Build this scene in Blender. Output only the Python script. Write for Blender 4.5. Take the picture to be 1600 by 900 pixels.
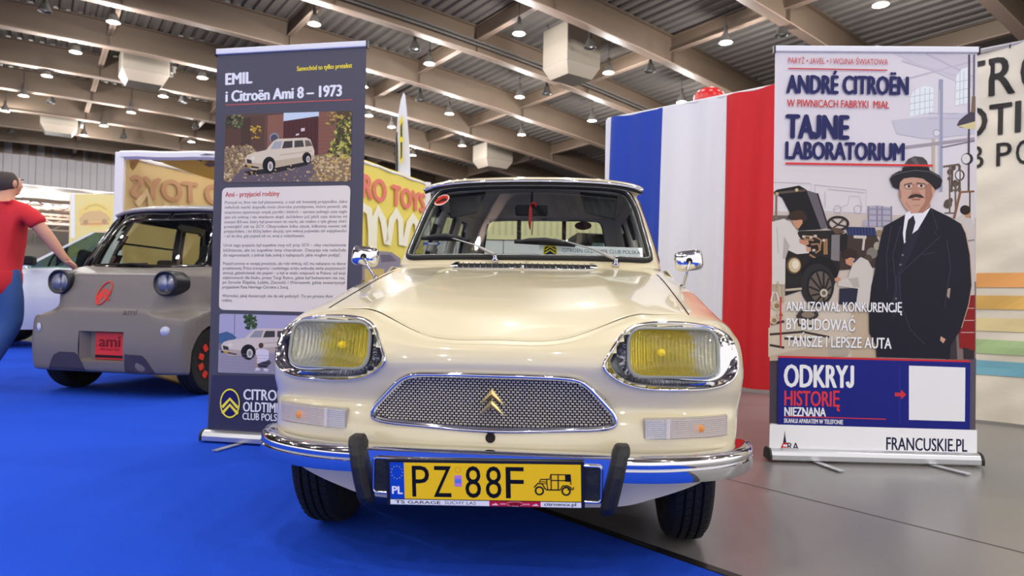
import bpy, bmesh, math, random
import numpy as np
from mathutils import Vector, Matrix
from mathutils.bvhtree import BVHTree

for o in list(bpy.data.objects):
    bpy.data.objects.remove(o)
S = bpy.context.scene
C = S.collection
random.seed(7)
PI = math.pi

# ------------------------------------------------------------------ camera
F = 1050.0                                   # focal length in pixels of a 1600 px wide frame
PITCH, ROLL, EYE = math.atan(18 / F), .018, .80
RM = Matrix.Rotation(PI / 2 + PITCH, 3, 'X') @ Matrix.Rotation(ROLL, 3, 'Z')
cd = bpy.data.cameras.new('camera')
cam = bpy.data.objects.new('camera', cd); C.objects.link(cam)
cam.location = (0, 0, EYE); cam.rotation_euler = RM.to_euler()
cd.sensor_width = 36; cd.lens = F / 1600 * 36; cd.clip_end = 300; cd.clip_start = .05
cd.dof.use_dof = True; cd.dof.focus_distance = 2.5; cd.dof.aperture_fstop = 4.5
S.camera = cam

# ------------------------------------------------------------------ view, world, hall light
S.view_settings.view_transform = 'Standard'; S.view_settings.look = 'None'
S.view_settings.exposure = EXPOSURE = .22
S.view_settings.gamma = 1; S.view_settings.use_curve_mapping = False
W = bpy.data.worlds.new('world'); S.world = W; W.use_nodes = True
W.node_tree.nodes['Background'].inputs[0].default_value = (1, .97, .95, 1)
W.node_tree.nodes['Background'].inputs[1].default_value = 1.15
LAMP_W = 400.0                               # power of each high bay lamp
HALL_A = .95118                              # direction of the roof beams
HB = (math.sin(HALL_A), math.cos(HALL_A)); HQ = (-math.cos(HALL_A), math.sin(HALL_A))
def hall(s, t, z=0): return Vector((s * HB[0] + t * HQ[0], s * HB[1] + t * HQ[1], z))
def beam_z(s): return 11.136 - .0028 * (s - 2.09) ** 2

# ------------------------------------------------------------------ pixel <-> place helpers
def ray(px, py): return RM @ Vector(((px - 800) / F, -(py - 450) / F, -1))
def at(px, py, d):
    r = ray(px, py); return Vector((0, 0, EYE)) + r * (d / r.y)
def on_floor(px, py, z=0):
    r = ray(px, py); return Vector((0, 0, EYE)) + r * ((z - EYE) / r.z)
def srgb(r, g, b):
    f = lambda c: (c / 255 / 12.92) if c <= 10 else ((c / 255 + .055) / 1.055) ** 2.4
    return (f(r), f(g), f(b), 1)

# ------------------------------------------------------------------ materials
MATS = {}
def mat(name, col, rough=.5, metal=0, coat=0, noise=0, nscale=8, bump=0, bscale=60, spec=.5, alpha=None, emit=0, sheen=0):
    if name in MATS: return MATS[name]
    m = bpy.data.materials.new(name); m.use_nodes = True; MATS[name] = m
    N, Lk = m.node_tree.nodes, m.node_tree.links; b = N['Principled BSDF']
    c = srgb(*col)
    b.inputs['Base Color'].default_value = c; b.inputs['Roughness'].default_value = rough
    b.inputs['Metallic'].default_value = metal; b.inputs['Coat Weight'].default_value = coat
    b.inputs['Coat Roughness'].default_value = .03; b.inputs['Specular IOR Level'].default_value = spec
    b.inputs['Sheen Weight'].default_value = sheen
    if emit:
        b.inputs['Emission Color'].default_value = c; b.inputs['Emission Strength'].default_value = emit
    tc = N.new('ShaderNodeTexCoord')
    if noise:
        n = N.new('ShaderNodeTexNoise'); n.inputs['Scale'].default_value = nscale; n.inputs['Detail'].default_value = 5
        mx = N.new('ShaderNodeMix'); mx.data_type = 'RGBA'
        mx.inputs[6].default_value = [v * (1 - noise) for v in c[:3]] + [1]
        mx.inputs[7].default_value = [min(1, v * (1 + noise)) for v in c[:3]] + [1]
        Lk.new(tc.outputs['Object'], n.inputs['Vector']); Lk.new(n.outputs['Fac'], mx.inputs[0]); Lk.new(mx.outputs[2], b.inputs['Base Color'])
    if bump:
        n = N.new('ShaderNodeTexNoise'); n.inputs['Scale'].default_value = bscale; n.inputs['Detail'].default_value = 4
        bp = N.new('ShaderNodeBump'); bp.inputs['Strength'].default_value = bump; bp.inputs['Distance'].default_value = .01
        Lk.new(tc.outputs['Object'], n.inputs['Vector']); Lk.new(n.outputs['Fac'], bp.inputs['Height']); Lk.new(bp.outputs[0], b.inputs['Normal'])
    return m
def glass(name, tint=(255, 255, 255), refl=1.0, ribs=0, rough=.0):
    """thin pane: clear see-through with mirror reflections that grow at grazing angles"""
    if name in MATS: return MATS[name]
    m = bpy.data.materials.new(name); m.use_nodes = True; MATS[name] = m
    N, Lk = m.node_tree.nodes, m.node_tree.links
    N.remove(N['Principled BSDF']); out = N['Material Output']
    tr = N.new('ShaderNodeBsdfTransparent'); tr.inputs[0].default_value = srgb(*tint)
    gl = N.new('ShaderNodeBsdfGlossy'); gl.inputs['Roughness'].default_value = rough
    lw = N.new('ShaderNodeLayerWeight'); lw.inputs[0].default_value = .5      # same reflection from either side of the pane
    pw = N.new('ShaderNodeMath'); pw.operation = 'POWER'; pw.inputs[1].default_value = 5; Lk.new(lw.outputs['Facing'], pw.inputs[0])
    fr = N.new('ShaderNodeMath'); fr.operation = 'MULTIPLY_ADD'; fr.inputs[1].default_value = 1.153; fr.inputs[2].default_value = .06; Lk.new(pw.outputs[0], fr.inputs[0])
    ma = N.new('ShaderNodeMath'); ma.operation = 'MULTIPLY'; ma.inputs[1].default_value = refl; ma.use_clamp = True
    mx = N.new('ShaderNodeMixShader')
    Lk.new(fr.outputs[0], ma.inputs[0]); Lk.new(ma.outputs[0], mx.inputs[0]); Lk.new(tr.outputs[0], mx.inputs[1]); Lk.new(gl.outputs[0], mx.inputs[2])
    if ribs:
        tc = N.new('ShaderNodeTexCoord'); wv = N.new('ShaderNodeTexWave'); wv.bands_direction = 'X'; wv.inputs['Scale'].default_value = ribs
        bp = N.new('ShaderNodeBump'); bp.inputs['Strength'].default_value = .8; bp.inputs['Distance'].default_value = .003
        Lk.new(tc.outputs['Object'], wv.inputs[0]); Lk.new(wv.outputs[1], bp.inputs['Height'])
        Lk.new(bp.outputs[0], gl.inputs['Normal'])
    Lk.new(mx.outputs[0], out.inputs[0]); return m
def print_mat(name='printed_vinyl', rough=.45):
    """ink on a sheet: the colour is stored with each printed shape"""
    if name in MATS: return MATS[name]
    m = bpy.data.materials.new(name); m.use_nodes = True; MATS[name] = m
    N, Lk = m.node_tree.nodes, m.node_tree.links; b = N['Principled BSDF']
    a = N.new('ShaderNodeAttribute'); a.attribute_name = 'ink'
    n = N.new('ShaderNodeTexNoise'); n.inputs['Scale'].default_value = 300
    Lk.new(a.outputs['Color'], b.inputs['Base Color']); b.inputs['Roughness'].default_value = rough
    b.inputs['Specular IOR Level'].default_value = .25
    return m

# ------------------------------------------------------------------ mesh helpers
class MB:
    """collects shapes, builds ONE mesh object"""
    def __init__(s): s.v = []; s.f = []; s.m = []; s.c = []
    def add(s, v, f, mi=0, col=None):
        o = len(s.v); s.v += [tuple(p) for p in v]
        for q in f: s.f.append([i + o for i in q]); s.m.append(mi); s.c.append(col)
        return s
    def box(s, c, size, rot=None, mi=0, col=None):
        x, y, z = [d / 2 for d in size]
        v = [Vector((a, b, d)) for a in (-x, x) for b in (-y, y) for d in (-z, z)]
        if rot is not None: v = [rot @ p for p in v]
        v = [p + Vector(c) for p in v]
        return s.add(v, [(0, 1, 3, 2), (4, 6, 7, 5), (0, 4, 5, 1), (2, 3, 7, 6), (0, 2, 6, 4), (1, 5, 7, 3)], mi, col)
    def tube(s, path, r, n=8, closed=False, cap=True, mi=0, sy=1, up=None):
        """round tube along path; r a number or one per point"""
        P = [Vector(p) for p in path]; k = len(P); R = r if hasattr(r, '__len__') else [r] * k
        rings = []; prev = None
        for i in range(k):
            a = P[(i - 1) % k] if (closed or i > 0) else P[i]; b = P[(i + 1) % k] if (closed or i < k - 1) else P[i]
            t = (b - a).normalized()
            if prev is None:
                u0 = Vector(up) if up else (Vector((0, 0, 1)) if abs(t.z) < .9 else Vector((1, 0, 0)))
                n1 = (u0 - t * u0.dot(t)).normalized()
            else: n1 = (prev - t * prev.dot(t)).normalized()
            prev = n1; n2 = t.cross(n1)
            rings.append([P[i] + (n1 * math.cos(w) + n2 * math.sin(w) * sy) * R[i] for w in [2 * PI * j / n for j in range(n)]])
        v = [p for g in rings for p in g]; f = []
        for i in range(k if closed else k - 1):
            for j in range(n):
                a, b = i * n, ((i + 1) % k) * n
                f.append((a + j, a + (j + 1) % n, b + (j + 1) % n, b + j))
        if cap and not closed: f += [tuple(range(n))[::-1], tuple(range((k - 1) * n, k * n))]
        return s.add(v, f, mi)
    def lathe(s, prof, M=None, n=24, mi=0, axis='Z'):
        """prof: (radius, height) pairs turned about Z"""
        v = []; f = []
        for r, h in prof:
            for j in range(n):
                w = 2 * PI * j / n; v.append(Vector((r * math.cos(w), r * math.sin(w), h)))
        k = len(prof)
        for i in range(k - 1):
            for j in range(n): f.append((i * n + j, i * n + (j + 1) % n, (i + 1) * n + (j + 1) % n, (i + 1) * n + j))
        if prof[0][0] > 1e-6: f.append(tuple(range(n))[::-1])
        if prof[-1][0] > 1e-6: f.append(tuple(range((k - 1) * n, k * n)))
        if M is not None: v = [M @ p for p in v]
        return s.add(v, f, mi)
    def sweep(s, path, profs, closed_prof=True, cap=True, mi=0):
        """profs: list of rings (lists of 3D points), one per station"""
        n = len(profs[0]); v = [p for g in profs for p in g]; f = []
        for i in range(len(profs) - 1):
            for j in range(n if closed_prof else n - 1):
                a, b = i * n, (i + 1) * n; f.append((a + j, b + j, b + (j + 1) % n, a + (j + 1) % n))
        if cap and closed_prof: f += [tuple(range(n)), tuple(range((len(profs) - 1) * n, len(profs) * n))[::-1]]
        return s.add(v, f, mi)
    def prism(s, poly, fn, d0, d1, mi=0):
        """2D polygon extruded: fn(u, v, d) -> point"""
        n = len(poly); v = [fn(u, w, d0) for u, w in poly] + [fn(u, w, d1) for u, w in poly]
        f = [tuple(range(n)), tuple(range(n, 2 * n))[::-1]] + [(i, (i + 1) % n, n + (i + 1) % n, n + i) for i in range(n)]
        return s.add(v, f, mi)
    def build(s, name, mats, parent=None, smooth=False, bevel=0, autos=None, fixn=True, M=None, solid=0):
        me = bpy.data.meshes.new(name); v = s.v if M is None else [M @ Vector(p) for p in s.v]
        me.from_pydata([tuple(p) for p in v], [], s.f); me.update()
        for m in (mats if isinstance(mats, (list, tuple)) else [mats]): me.materials.append(m)
        me.polygons.foreach_set('material_index', s.m)
        if any(c is not None for c in s.c):
            at_ = me.color_attributes.new('ink', 'FLOAT_COLOR', 'CORNER')
            for p, c in zip(me.polygons, s.c):
                for li in p.loop_indices: at_.data[li].color = c or (1, 1, 1, 1)
        if fixn:
            bm = bmesh.new(); bm.from_mesh(me); bmesh.ops.recalc_face_normals(bm, faces=bm.faces); bm.to_mesh(me); bm.free()
        if smooth: me.polygons.foreach_set('use_smooth', [True] * len(me.polygons))
        if autos: me.set_sharp_from_angle(angle=math.radians(autos))
        o = bpy.data.objects.new(name, me); C.objects.link(o)
        if parent is not None: o.parent = parent
        if solid:
            md = o.modifiers.new('thickness', 'SOLIDIFY'); md.thickness = solid; md.offset = 0
        if bevel:
            md = o.modifiers.new('bevel', 'BEVEL'); md.width = bevel; md.segments = 2; md.limit_method = 'ANGLE'; md.angle_limit = math.radians(35)
        return o
def thing(name, label, cat, loc=(0, 0, 0), rotz=0, group=None):
    o = bpy.data.objects.new(name, None); C.objects.link(o); o.empty_display_size = .2
    o.location = loc; o.rotation_euler = (0, 0, rotz); tag(o, label, cat, group); return o
def tag(o, label=None, cat=None, group=None, kind=None):
    if label: o['label'] = label
    if cat: o['category'] = cat
    if group: o['group'] = group
    if kind: o['kind'] = kind
    return o
def struct(name, mb, m, **k): return tag(mb.build(name, m, **k), kind='structure')
def copy_tree(o, parent=None, label=None):
    c = o.copy(); C.objects.link(c)
    if parent is not None: c.parent = parent
    if label: c['label'] = label
    for ch in o.children: copy_tree(ch, c)
    return c

def catmull(P, n):
    """interpolate rows of an array (k, ...) -> ((k-1)*n+1, ...)"""
    P = np.asarray(P, float); k = len(P)
    E = np.concatenate([[2 * P[0] - P[1]], P, [2 * P[-1] - P[-2]]]); out = []
    for i in range(k - 1):
        a, b, c, d = E[i:i + 4]
        for j in range(n):
            t = j / n; out.append(.5 * (2 * b + (c - a) * t + (2 * a - 5 * b + 4 * c - d) * t * t + (3 * b - a - 3 * c + d) * t ** 3))
    out.append(P[-1]); return np.array(out)
def mirror_rows(rows):
    """half rows that start on x = 0 -> full rows from -x to +x"""
    R = np.asarray(rows, float); L_ = R[:, :0:-1].copy(); L_[:, :, 0] *= -1
    return np.concatenate([L_, R], 1)
def inside(x, y, poly):
    c = False; n = len(poly); j = n - 1
    for i in range(n):
        (xi, yi), (xj, yj) = poly[i], poly[j]
        if (yi > y) != (yj > y) and x < (xj - xi) * (y - yi) / (yj - yi) + xi: c = not c
        j = i
    return c
def grid_faces(nr, nc, keep=None):
    return [(i * nc + j, i * nc + j + 1, (i + 1) * nc + j + 1, (i + 1) * nc + j) for i in range(nr - 1) for j in range(nc - 1) if keep is None or keep(i, j)]
def bvh(v, f): return BVHTree.FromPolygons([Vector(p) for p in v], f)
def smooth_loop(pts, n=6):
    """closed Catmull-Rom through points of any dimension"""
    P = np.asarray(pts, float); k = len(P); out = []
    for i in range(k):
        a, b, c, d = P[i - 1], P[i], P[(i + 1) % k], P[(i + 2) % k]
        for j in range(n):
            t = j / n; out.append(.5 * (2 * b + (c - a) * t + (2 * a - 5 * b + 4 * c - d) * t * t + (3 * b - a - 3 * c + d) * t ** 3))
    return np.array(out)
def round_poly(pts, r, n=5):
    """polygon with rounded corners (2D)"""
    out = []; k = len(pts)
    for i in range(k):
        p, a, b = Vector(pts[i]), Vector(pts[i - 1]), Vector(pts[(i + 1) % k])
        rr = r[i] if hasattr(r, '__len__') else r
        da, db = (a - p), (b - p); l = min(rr, da.length * .49, db.length * .49)
        A, B = p + da.normalized() * l, p + db.normalized() * l
        for j in range(n + 1):
            t = j / n; q = A.lerp(p, t).lerp(p.lerp(B, t), t); out.append((q.x, q.y))
    return out
def rrect(x0, y0, x1, y1, r, n=5): return round_poly([(x0, y0), (x1, y0), (x1, y1), (x0, y1)], r, n)
def ell(cx, cy, rx, ry, n=28, a0=0, a1=2 * PI): return [(cx + rx * math.cos(a0 + (a1 - a0) * i / n), cy + ry * math.sin(a0 + (a1 - a0) * i / n)) for i in range(n if abs(a1 - a0) > 6.28 else n + 1)]

# ------------------------------------------------------------------ lettering
_TX = {}
def text_geo(txt, bold=0.0):
    """flat outline lettering: (vertices in cap heights, faces, width)"""
    k = (txt, bold)
    if k in _TX: return _TX[k]
    def mk(s):
        cu = bpy.data.curves.new('t', 'FONT'); cu.body = s; cu.size = 1; cu.fill_mode = 'FRONT'; cu.resolution_u = 3
        cu.offset = bold
        o = bpy.data.objects.new('t', cu); C.objects.link(o); dg = bpy.context.evaluated_depsgraph_get()
        me = bpy.data.meshes.new_from_object(o.evaluated_get(dg))
        v = np.array([p.co[:2] for p in me.vertices]) if len(me.vertices) else np.zeros((0, 2)); f = [tuple(p.vertices) for p in me.polygons]
        bpy.data.objects.remove(o); bpy.data.curves.remove(cu); bpy.data.meshes.remove(me); return v, f
    global _CAP
    if bold not in _CAP: hv, _ = mk('H'); _CAP[bold] = (hv[:, 1].min(), hv[:, 1].max() - hv[:, 1].min())
    v, f = mk(txt); b0, ch = _CAP[bold]
    v = v.copy()
    if len(v):
        x0 = v[:, 0].min(); w = v[:, 0].max() - x0
        v[:, 0] = (v[:, 0] - x0) / ch; v[:, 1] = (v[:, 1] - b0) / ch; w /= ch
        # the capital J of the face hangs below the line: lift it on to the baseline
        if 'J' in txt:
            par = list(range(len(v)))
            def find(a):
                while par[a] != a: par[a] = par[par[a]]; a = par[a]
                return a
            for q in f:
                for i in q[1:]: par[find(i)] = find(q[0])
            isl = {}
            for i in range(len(v)): isl.setdefault(find(i), []).append(i)
            js = sorted([ii for ii in isl.values() if v[ii, 1].min() < -.1 and .9 < v[ii, 1].max() < 1.1 and np.ptp(v[ii, 0]) / np.ptp(v[ii, 1]) < .36], key=lambda ii: v[ii, 0].min())
            for ii in js:
                xr = v[ii, 0].max(); sh = .20; mv = [i for i in range(len(v)) if v[i, 0] >= xr - .02 and i not in set(ii)]; v[mv, 0] += sh; si = set(ii)
                f = [q for q in f if q[0] not in si]; v[ii] = v[ii].mean(0); xc = xr - .07 + sh; P_ = [(xc, 1), (xc, .5)] + [(xc - .19 + .19 * math.cos(a), .265 - .19 * math.sin(a)) for a in [PI * k / 8 for k in range(9)]]; hw = .075; o0 = len(v); L2, R2 = [], []
                for k in range(len(P_)):
                    d = Vector(P_[min(k + 1, len(P_) - 1)]) - Vector(P_[max(k - 1, 0)]); q = Vector((-d.y, d.x)).normalized() * hw; L2.append((P_[k][0] + q.x, P_[k][1] + q.y)); R2.append((P_[k][0] - q.x, P_[k][1] - q.y))
                n_ = len(P_); v = np.concatenate([v, np.array(L2 + R2)]); f = f + [(o0 + k, o0 + k + 1, o0 + n_ + k + 1, o0 + n_ + k) for k in range(n_ - 1)]; w = v[:, 0].max()
    else: w = 1
    _TX[k] = (v, f, w); return _TX[k]
_CAP = {}
class Art:
    """printed artwork on a flat sheet. The sheet is given by an origin and two axes; shapes are laid
    down in layers a fraction of a millimetre apart, like overprinted ink"""
    def __init__(s, org, U, V, step=.00003):
        s.o, s.U, s.V = Vector(org), Vector(U).normalized(), Vector(V).normalized(); s.n = s.U.cross(s.V)
        s.mb = MB(); s.step = step; s.k = 1
    def px(s, x, y):
        """sheet coordinates of a point seen at pixel x, y"""
        r = ray(x, y); e = Vector((0, 0, EYE)); t = (s.o - e).dot(s.n) / r.dot(s.n); p = e + r * t - s.o
        return (p.dot(s.U), p.dot(s.V))
    def pt(s, u, v, k): return s.o + s.U * u + s.V * v + s.n * (.0002 + k * s.step)
    def poly(s, pts, col, px=True, k=None):
        if px: pts = [s.px(*p) for p in pts]
        s.k += 1
        c = col if len(col) == 4 else srgb(*col)
        s.mb.add([s.pt(u, v, k or s.k) for u, v in pts], [tuple(range(len(pts)))], 0, c); return s
    def polys(s, L, col, px=True):
        s.k += 1; c = srgb(*col)
        for pts in L:
            if px: pts = [s.px(*p) for p in pts]
            s.mb.add([s.pt(u, v, s.k) for u, v in pts], [tuple(range(len(pts)))], 0, c)
    def line(s, pts, w, col, px=True):
        if px: pts = [s.px(*p) for p in pts]
        s.k += 1; c = srgb(*col); P = [Vector(p) for p in pts]; L_, R_ = [], []
        for i, p in enumerate(P):
            d = (P[min(i + 1, len(P) - 1)] - P[max(i - 1, 0)]).normalized(); q = Vector((-d.y, d.x)) * w / 2; L_.append(p + q); R_.append(p - q)
        v = [s.pt(*p, s.k) for p in L_ + R_]; n = len(P)
        s.mb.add(v, [(i, i + 1, n + i + 1, n + i) for i in range(n - 1)], 0, c); return s
    def ring(s, pts, w, col, px=False): return s.line(list(pts) + [pts[0], pts[1]], w, col, px)
    def text(s, txt, p0, p1, cap, col, bold=.0, px=True, mirror=False):
        """baseline runs from p0 to p1, letters cap tall"""
        v, f, w = text_geo(txt, 0.0)
        if px:
            a, b = s.px(*p0), s.px(*p1); c = s.px(p0[0], p0[1] - cap); cap = math.hypot(c[0] - a[0], c[1] - a[1])
        else: a, b = p0, p1
        A, B = Vector(a), Vector(b); d = (B - A); q = Vector((-d.y, d.x)).normalized() * cap
        s.k += 1; c = srgb(*col)
        if mirror: A, d = B, -d
        b = bold * 1.9; sh = [(0, 0)] if b <= 0 else [(-b, 0), (b, 0), (0, b * .5), (0, -b * .5), (0, 0)]
        un = d.normalized() * cap
        for i, (sx, sy) in enumerate(sh): s.mb.add([s.pt(*(A + d * (x / w) + q * (y + sy) + un * sx), s.k + i * .18) for x, y in v], f, 0, c)
        return s
    def build(s, name, parent, m=None, world=False):
        M = wm(parent).inverted() if world else None
        return s.mb.build(name, m or print_mat(), parent, fixn=False, M=M)
def wm(o):
    m = o.matrix_basis.copy()
    while o.parent is not None: o = o.parent; m = o.matrix_basis @ m
    return m
# ================================================================== THE HALL
CONC = mat('polished_concrete', (126, 123, 122), rough=.28, noise=.10, nscale=.9, bump=.02, bscale=30)
STEEL = mat('taupe_steel', (102, 86, 71), rough=.6, noise=.05, nscale=1.5)
FLANGE = mat('pale_flange_steel', (148, 127, 112), rough=.55, noise=.05, nscale=1.5)
DECK = mat('galvanised_deck', (104, 98, 93), rough=.6, noise=.05, nscale=1)
DARKM = mat('dark_fixture', (58, 56, 54), rough=.5)
GREYM = mat('grey_cable_steel', (96, 92, 88), rough=.5)
WHITEM = mat('white_lacquer', (228, 228, 230), rough=.4)
floor = struct('floor', MB().add([(-70, -40, 0), (90, -40, 0), (90, 130, 0), (-70, 130, 0)], [(0, 1, 2, 3)]), CONC)

# joints sawn in the concrete
j = MB(); a, b = on_floor(1142, 750), on_floor(1592, 862); d = (b - a).normalized(); q = Vector((-d.y, d.x, 0)) * .004
p0, p1 = a - d * 9, b + d * 9
j.add([p + Vector((0, 0, .0008)) for p in (p0 - q, p1 - q, p1 + q, p0 + q)], [(0, 1, 2, 3)])
struct('trim_1', j, mat('joint_filler', (70, 66, 66), rough=.7))

# blue carpet with its dark edging strip
CARPET = mat('blue_needle_felt', (32, 78, 208), rough=.95, noise=.22, nscale=220, bump=.35, bscale=420, spec=.1, sheen=.0)
ce = [(3.4, -1.05), (-2.52, 5.5), (-5.4, 8.7), (-7.6, 10.6), (-11.5, 13.2), (-34, 4), (-20, -30), (14, -13)]
carpet = MB().prism(ce, lambda u, v, d: Vector((u, v, d)), 0, .0015).build('carpet', CARPET)
tag(carpet, 'wide bright blue felt carpet under the cream car and the grey microcar', 'carpet')
a, b = Vector((3.4, -1.05, 0)), Vector((-5.4, 8.7, 0)); d = (b - a).normalized(); q = Vector((d.y, -d.x, 0))
e = MB().sweep(None, [[p + q * w + Vector((0, 0, z)) for w, z in ((-.018, .0016), (-.014, .0036), (.02, .0032), (.028, 0), (-.018, 0))] for p in (a, b)])
e.build('edging_strip', mat('black_edge_strip', (22, 22, 26), rough=.5), carpet)['label'] = 'thin black edging strip'
c2 = MB().prism([(-16, 16.2), (-9.6, 14.3), (-5.0, 17.5), (-12, 22)], lambda u, v, d: Vector((u, v, d)), 0, .0015).build('carpet', CARPET)
tag(c2, 'blue felt carpet of the further stand under the silver car', 'carpet')

# roof deck: folded sheet, ribs run from girder to girder
dk = MB(); pr = []
s = -34.0
while s < 62:
    for ds, dz in ((0, 0), (.15, 0), (.2, -.09), (.35, -.09), (.40, 0)):
        pr.append((s + ds, beam_z(s + ds) + 1.22 + dz))
    s += .42
n = len(pr); vv = [hall(a, -12, z) for a, z in pr] + [hall(a, 66, z) for a, z in pr]
dk.add(vv, [(i, i + 1, n + i + 1, n + i) for i in range(n - 1)])
struct('ceiling', dk, DECK)

# girders
BT = [23.02 + 5 * i for i in range(-6, 9)]
PS = [-27.6 + 6 * i for i in range(15)]
def girder(t):
    m = MB(); ss = [-34 + 2 * i for i in range(49)]
    def sec(w0, w1, z0, z1, mi):
        m.sweep(None, [[hall(s, t + a, beam_z(s) + z) for a, z in ((w0, z0), (w1, z0), (w1, z1), (w0, z1))] for s in ss], mi=mi)
    sec(-.02, .02, .03, 1.1, 0); sec(-.19, .19, 0, .035, 1); sec(-.19, .19, 1.08, 1.12, 0)
    for s in PS:
        for sd in (-1, 1):
            m.add([hall(s - .015, t + sd * .02, beam_z(s) + .04), hall(s - .015, t + sd * .17, beam_z(s) + .04), hall(s - .015, t + sd * .17, beam_z(s) + 1.08), hall(s - .015, t + sd * .02, beam_z(s) + 1.08)], [(0, 1, 2, 3)])
    return struct('roof_girder', m, [STEEL, FLANGE])
for t in BT: girder(t)
# purlins, one per bay
def purlin(s):
    z = beam_z(s); m = MB(); b_ = lambda x0, x1, z0, z1, mi: m.sweep(None, [[hall(s + x0, t, z + z0), hall(s + x1, t, z + z0), hall(s + x1, t, z + z1), hall(s + x0, t, z + z1)] for t in (.02, 4.98)], mi=mi)
    b_(-.012, .012, .5, 1.12, 0); b_(-.12, .12, .5, .53, 1); b_(-.12, .12, 1.09, 1.12, 0)
    return m
for s in PS:
    p0 = None
    for t in BT[1:-1]:
        if p0 is None:
            p0 = struct('roof_purlin', purlin(s), [STEEL, FLANGE]); o = p0
        else: o = p0.copy(); C.objects.link(o)
        o.location = hall(0, t)
# service runs clipped along two girders
for k, (t, dz, dt) in enumerate([(23.02, .32, -.24), (23.02, .46, -.24), (18.02, .55, .24)]):
    m = MB().tube([hall(s, t + dt, beam_z(s) + dz) for s in range(-30, 60, 3)], .045, 6)
    struct('trim_%d' % (k + 2), m, GREYM)

# end wall high over the opening, the lower hall beyond it
wl = MB(); n = 0; pr = []
s = -40.0
while s < 75:
    pr += [(s, 0), (s + .5, 0), (s + .55, .12), (s + .95, .12)]; s += 1.0
vv = [hall(a, 63 + w, 8.9) for a, w in pr] + [hall(a, 63 + w, 13.0) for a, w in pr]; n = len(pr)
wl.add(vv, [(i, i + 1, n + i + 1, n + i) for i in range(n - 1)])
struct('wall_back', wl, mat('grey_wall_sheet', (196, 192, 196), rough=.6))
w2 = MB().add([hall(-50, 66, 9.2), hall(75, 66, 9.2), hall(75, 100, 9.2), hall(-50, 100, 9.2)], [(0, 1, 2, 3)])
struct('ceiling_annex', w2, mat('annex_ceiling', (120, 112, 106), rough=.7))
w3 = MB()
for i in range(24):
    a = -60 + i * 6
    w3.add([hall(a, 100, 0), hall(a + 5.7, 100, 0), hall(a + 5.7, 100, 9.2), hall(a, 100, 9.2)], [(0, 1, 2, 3)]); w3.add([hall(a + 5.7, 99.8, 0), hall(a + 6, 99.8, 0), hall(a + 6, 99.8, 9.2), hall(a + 5.7, 99.8, 9.2)], [(0, 1, 2, 3)])
struct('wall_far', w3, mat('annex_wall', (186, 178, 172), rough=.7))
for k, t in enumerate((68, 74, 80, 88)):
    m = MB(); m.tube([hall(-45, t, 8.3), hall(70, t, 8.3)], .16, 6); m.tube([hall(-45, t, 7.4), hall(70, t, 7.4)], .12, 6)
    for i in range(38): m.tube([hall(-45 + i * 3, t, 8.3), hall(-43.5 + i * 3, t, 7.4), hall(-42 + i * 3, t, 8.3)], .06, 5)
    struct('roof_truss', m, FLANGE)

# high bay lamps
GLOW = mat('lamp_glow', (255, 250, 242), emit=28)
def lamp_proto(lit):
    t = thing('high_bay_lamp', 'x', 'lamp')
    MB().lathe([(.045, .62), (.06, .60), (.075, .36), (.12, .30), (.22, .04), (.235, 0), (.215, 0), (.2, .05), (.1, .27), (0, .28)], n=18).build('reflector', DARKM if not lit else GREYM, t, smooth=True, autos=40)
    MB().tube([(0, 0, .6), (0, 0, 1.3)], .012, 6).build('rod', DARKM, t)
    if lit: MB().lathe([(0, .01), (.14, .02), (.19, .06), (.1, .22), (0, .24)], n=18).build('glowing_bulb', GLOW, t, smooth=True)
    else: MB().lathe([(0, .02), (.19, .05), (.1, .2), (0, .22)], n=18).build('dull_diffuser', mat('dull_glass', (200, 200, 196), rough=.3), t, smooth=True)
    return t
def lamp_place(px, py, drop=.25):
    z = 10.4
    for _ in range(12):
        d = (z - EYE) / ((at(px, py, 1).z - EYE)); p = at(px, py, d); s = p.x * HB[0] + p.y * HB[1]; z = beam_z(s) - drop
    return at(px, py, d)
LIT = [(177, 35), (118, 82), (316, 122), (73, 119), (255, 151), (205, 176), (8, 174), (37, 150), (162, 197), (131, 212), (299, 222), (491, 38),
       (671, 100), (811, 53), (951, 114), (702, 178), (812, 152), (612, 199), (645, 243), (722, 228), (815, 211), (925, 189), (567, 136), (576, 181),
       (1065, 160), (1134, 67), (1376, 8)]
DULL = [(70, 18), (80, 161), (306, 200), (286, 160), (17, 208), (193, 216), (648, 78), (656, 157), (854, 147), (922, 75), (1016, 112), (1222, 55)]
ORD = ['first', 'second', 'third', 'fourth', 'fifth', 'sixth', 'seventh', 'eighth', 'ninth', 'tenth', 'eleventh', 'twelfth', 'thirteenth', 'fourteenth', 'fifteenth']
def lamp_labels(L, word):
    out = {}
    for nm, lo, hi in (('left of the dark banner', -1, 345), ('between dark banner and tricolour', 345, 960), ('above tricolour and white banner', 960, 1601)):
        for i, p in enumerate(sorted(p for p in L if lo < p[0] <= hi)): out[p] = '%s lamp, %s from left of those %s' % (word, ORD[i], nm)
    return out
def lamp_light(p, w=LAMP_W):
    l = bpy.data.lights.new('high_bay_light', 'POINT'); l.shadow_soft_size = .13; l.energy = w; l.color = (1, .975, .95)
    o = bpy.data.objects.new('high_bay_light', l); C.objects.link(o); o.location = p; return o
for L, lit in ((LIT, True), (DULL, False)):
    lab = lamp_labels(L, 'glowing round roof' if lit else 'unlit grey roof'); proto = None
    for p in L:
        if proto is None: proto = lamp_proto(lit); o = proto
        else: o = copy_tree(proto)
        o.location = lamp_place(*p); o['label'] = lab[p]; o['group'] = ('lit' if lit else 'unlit') + ' high bay lamps under the hall roof'
        if lit and o.location.y < 60: lamp_light(o.location - Vector((0, 0, .25)))
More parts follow.
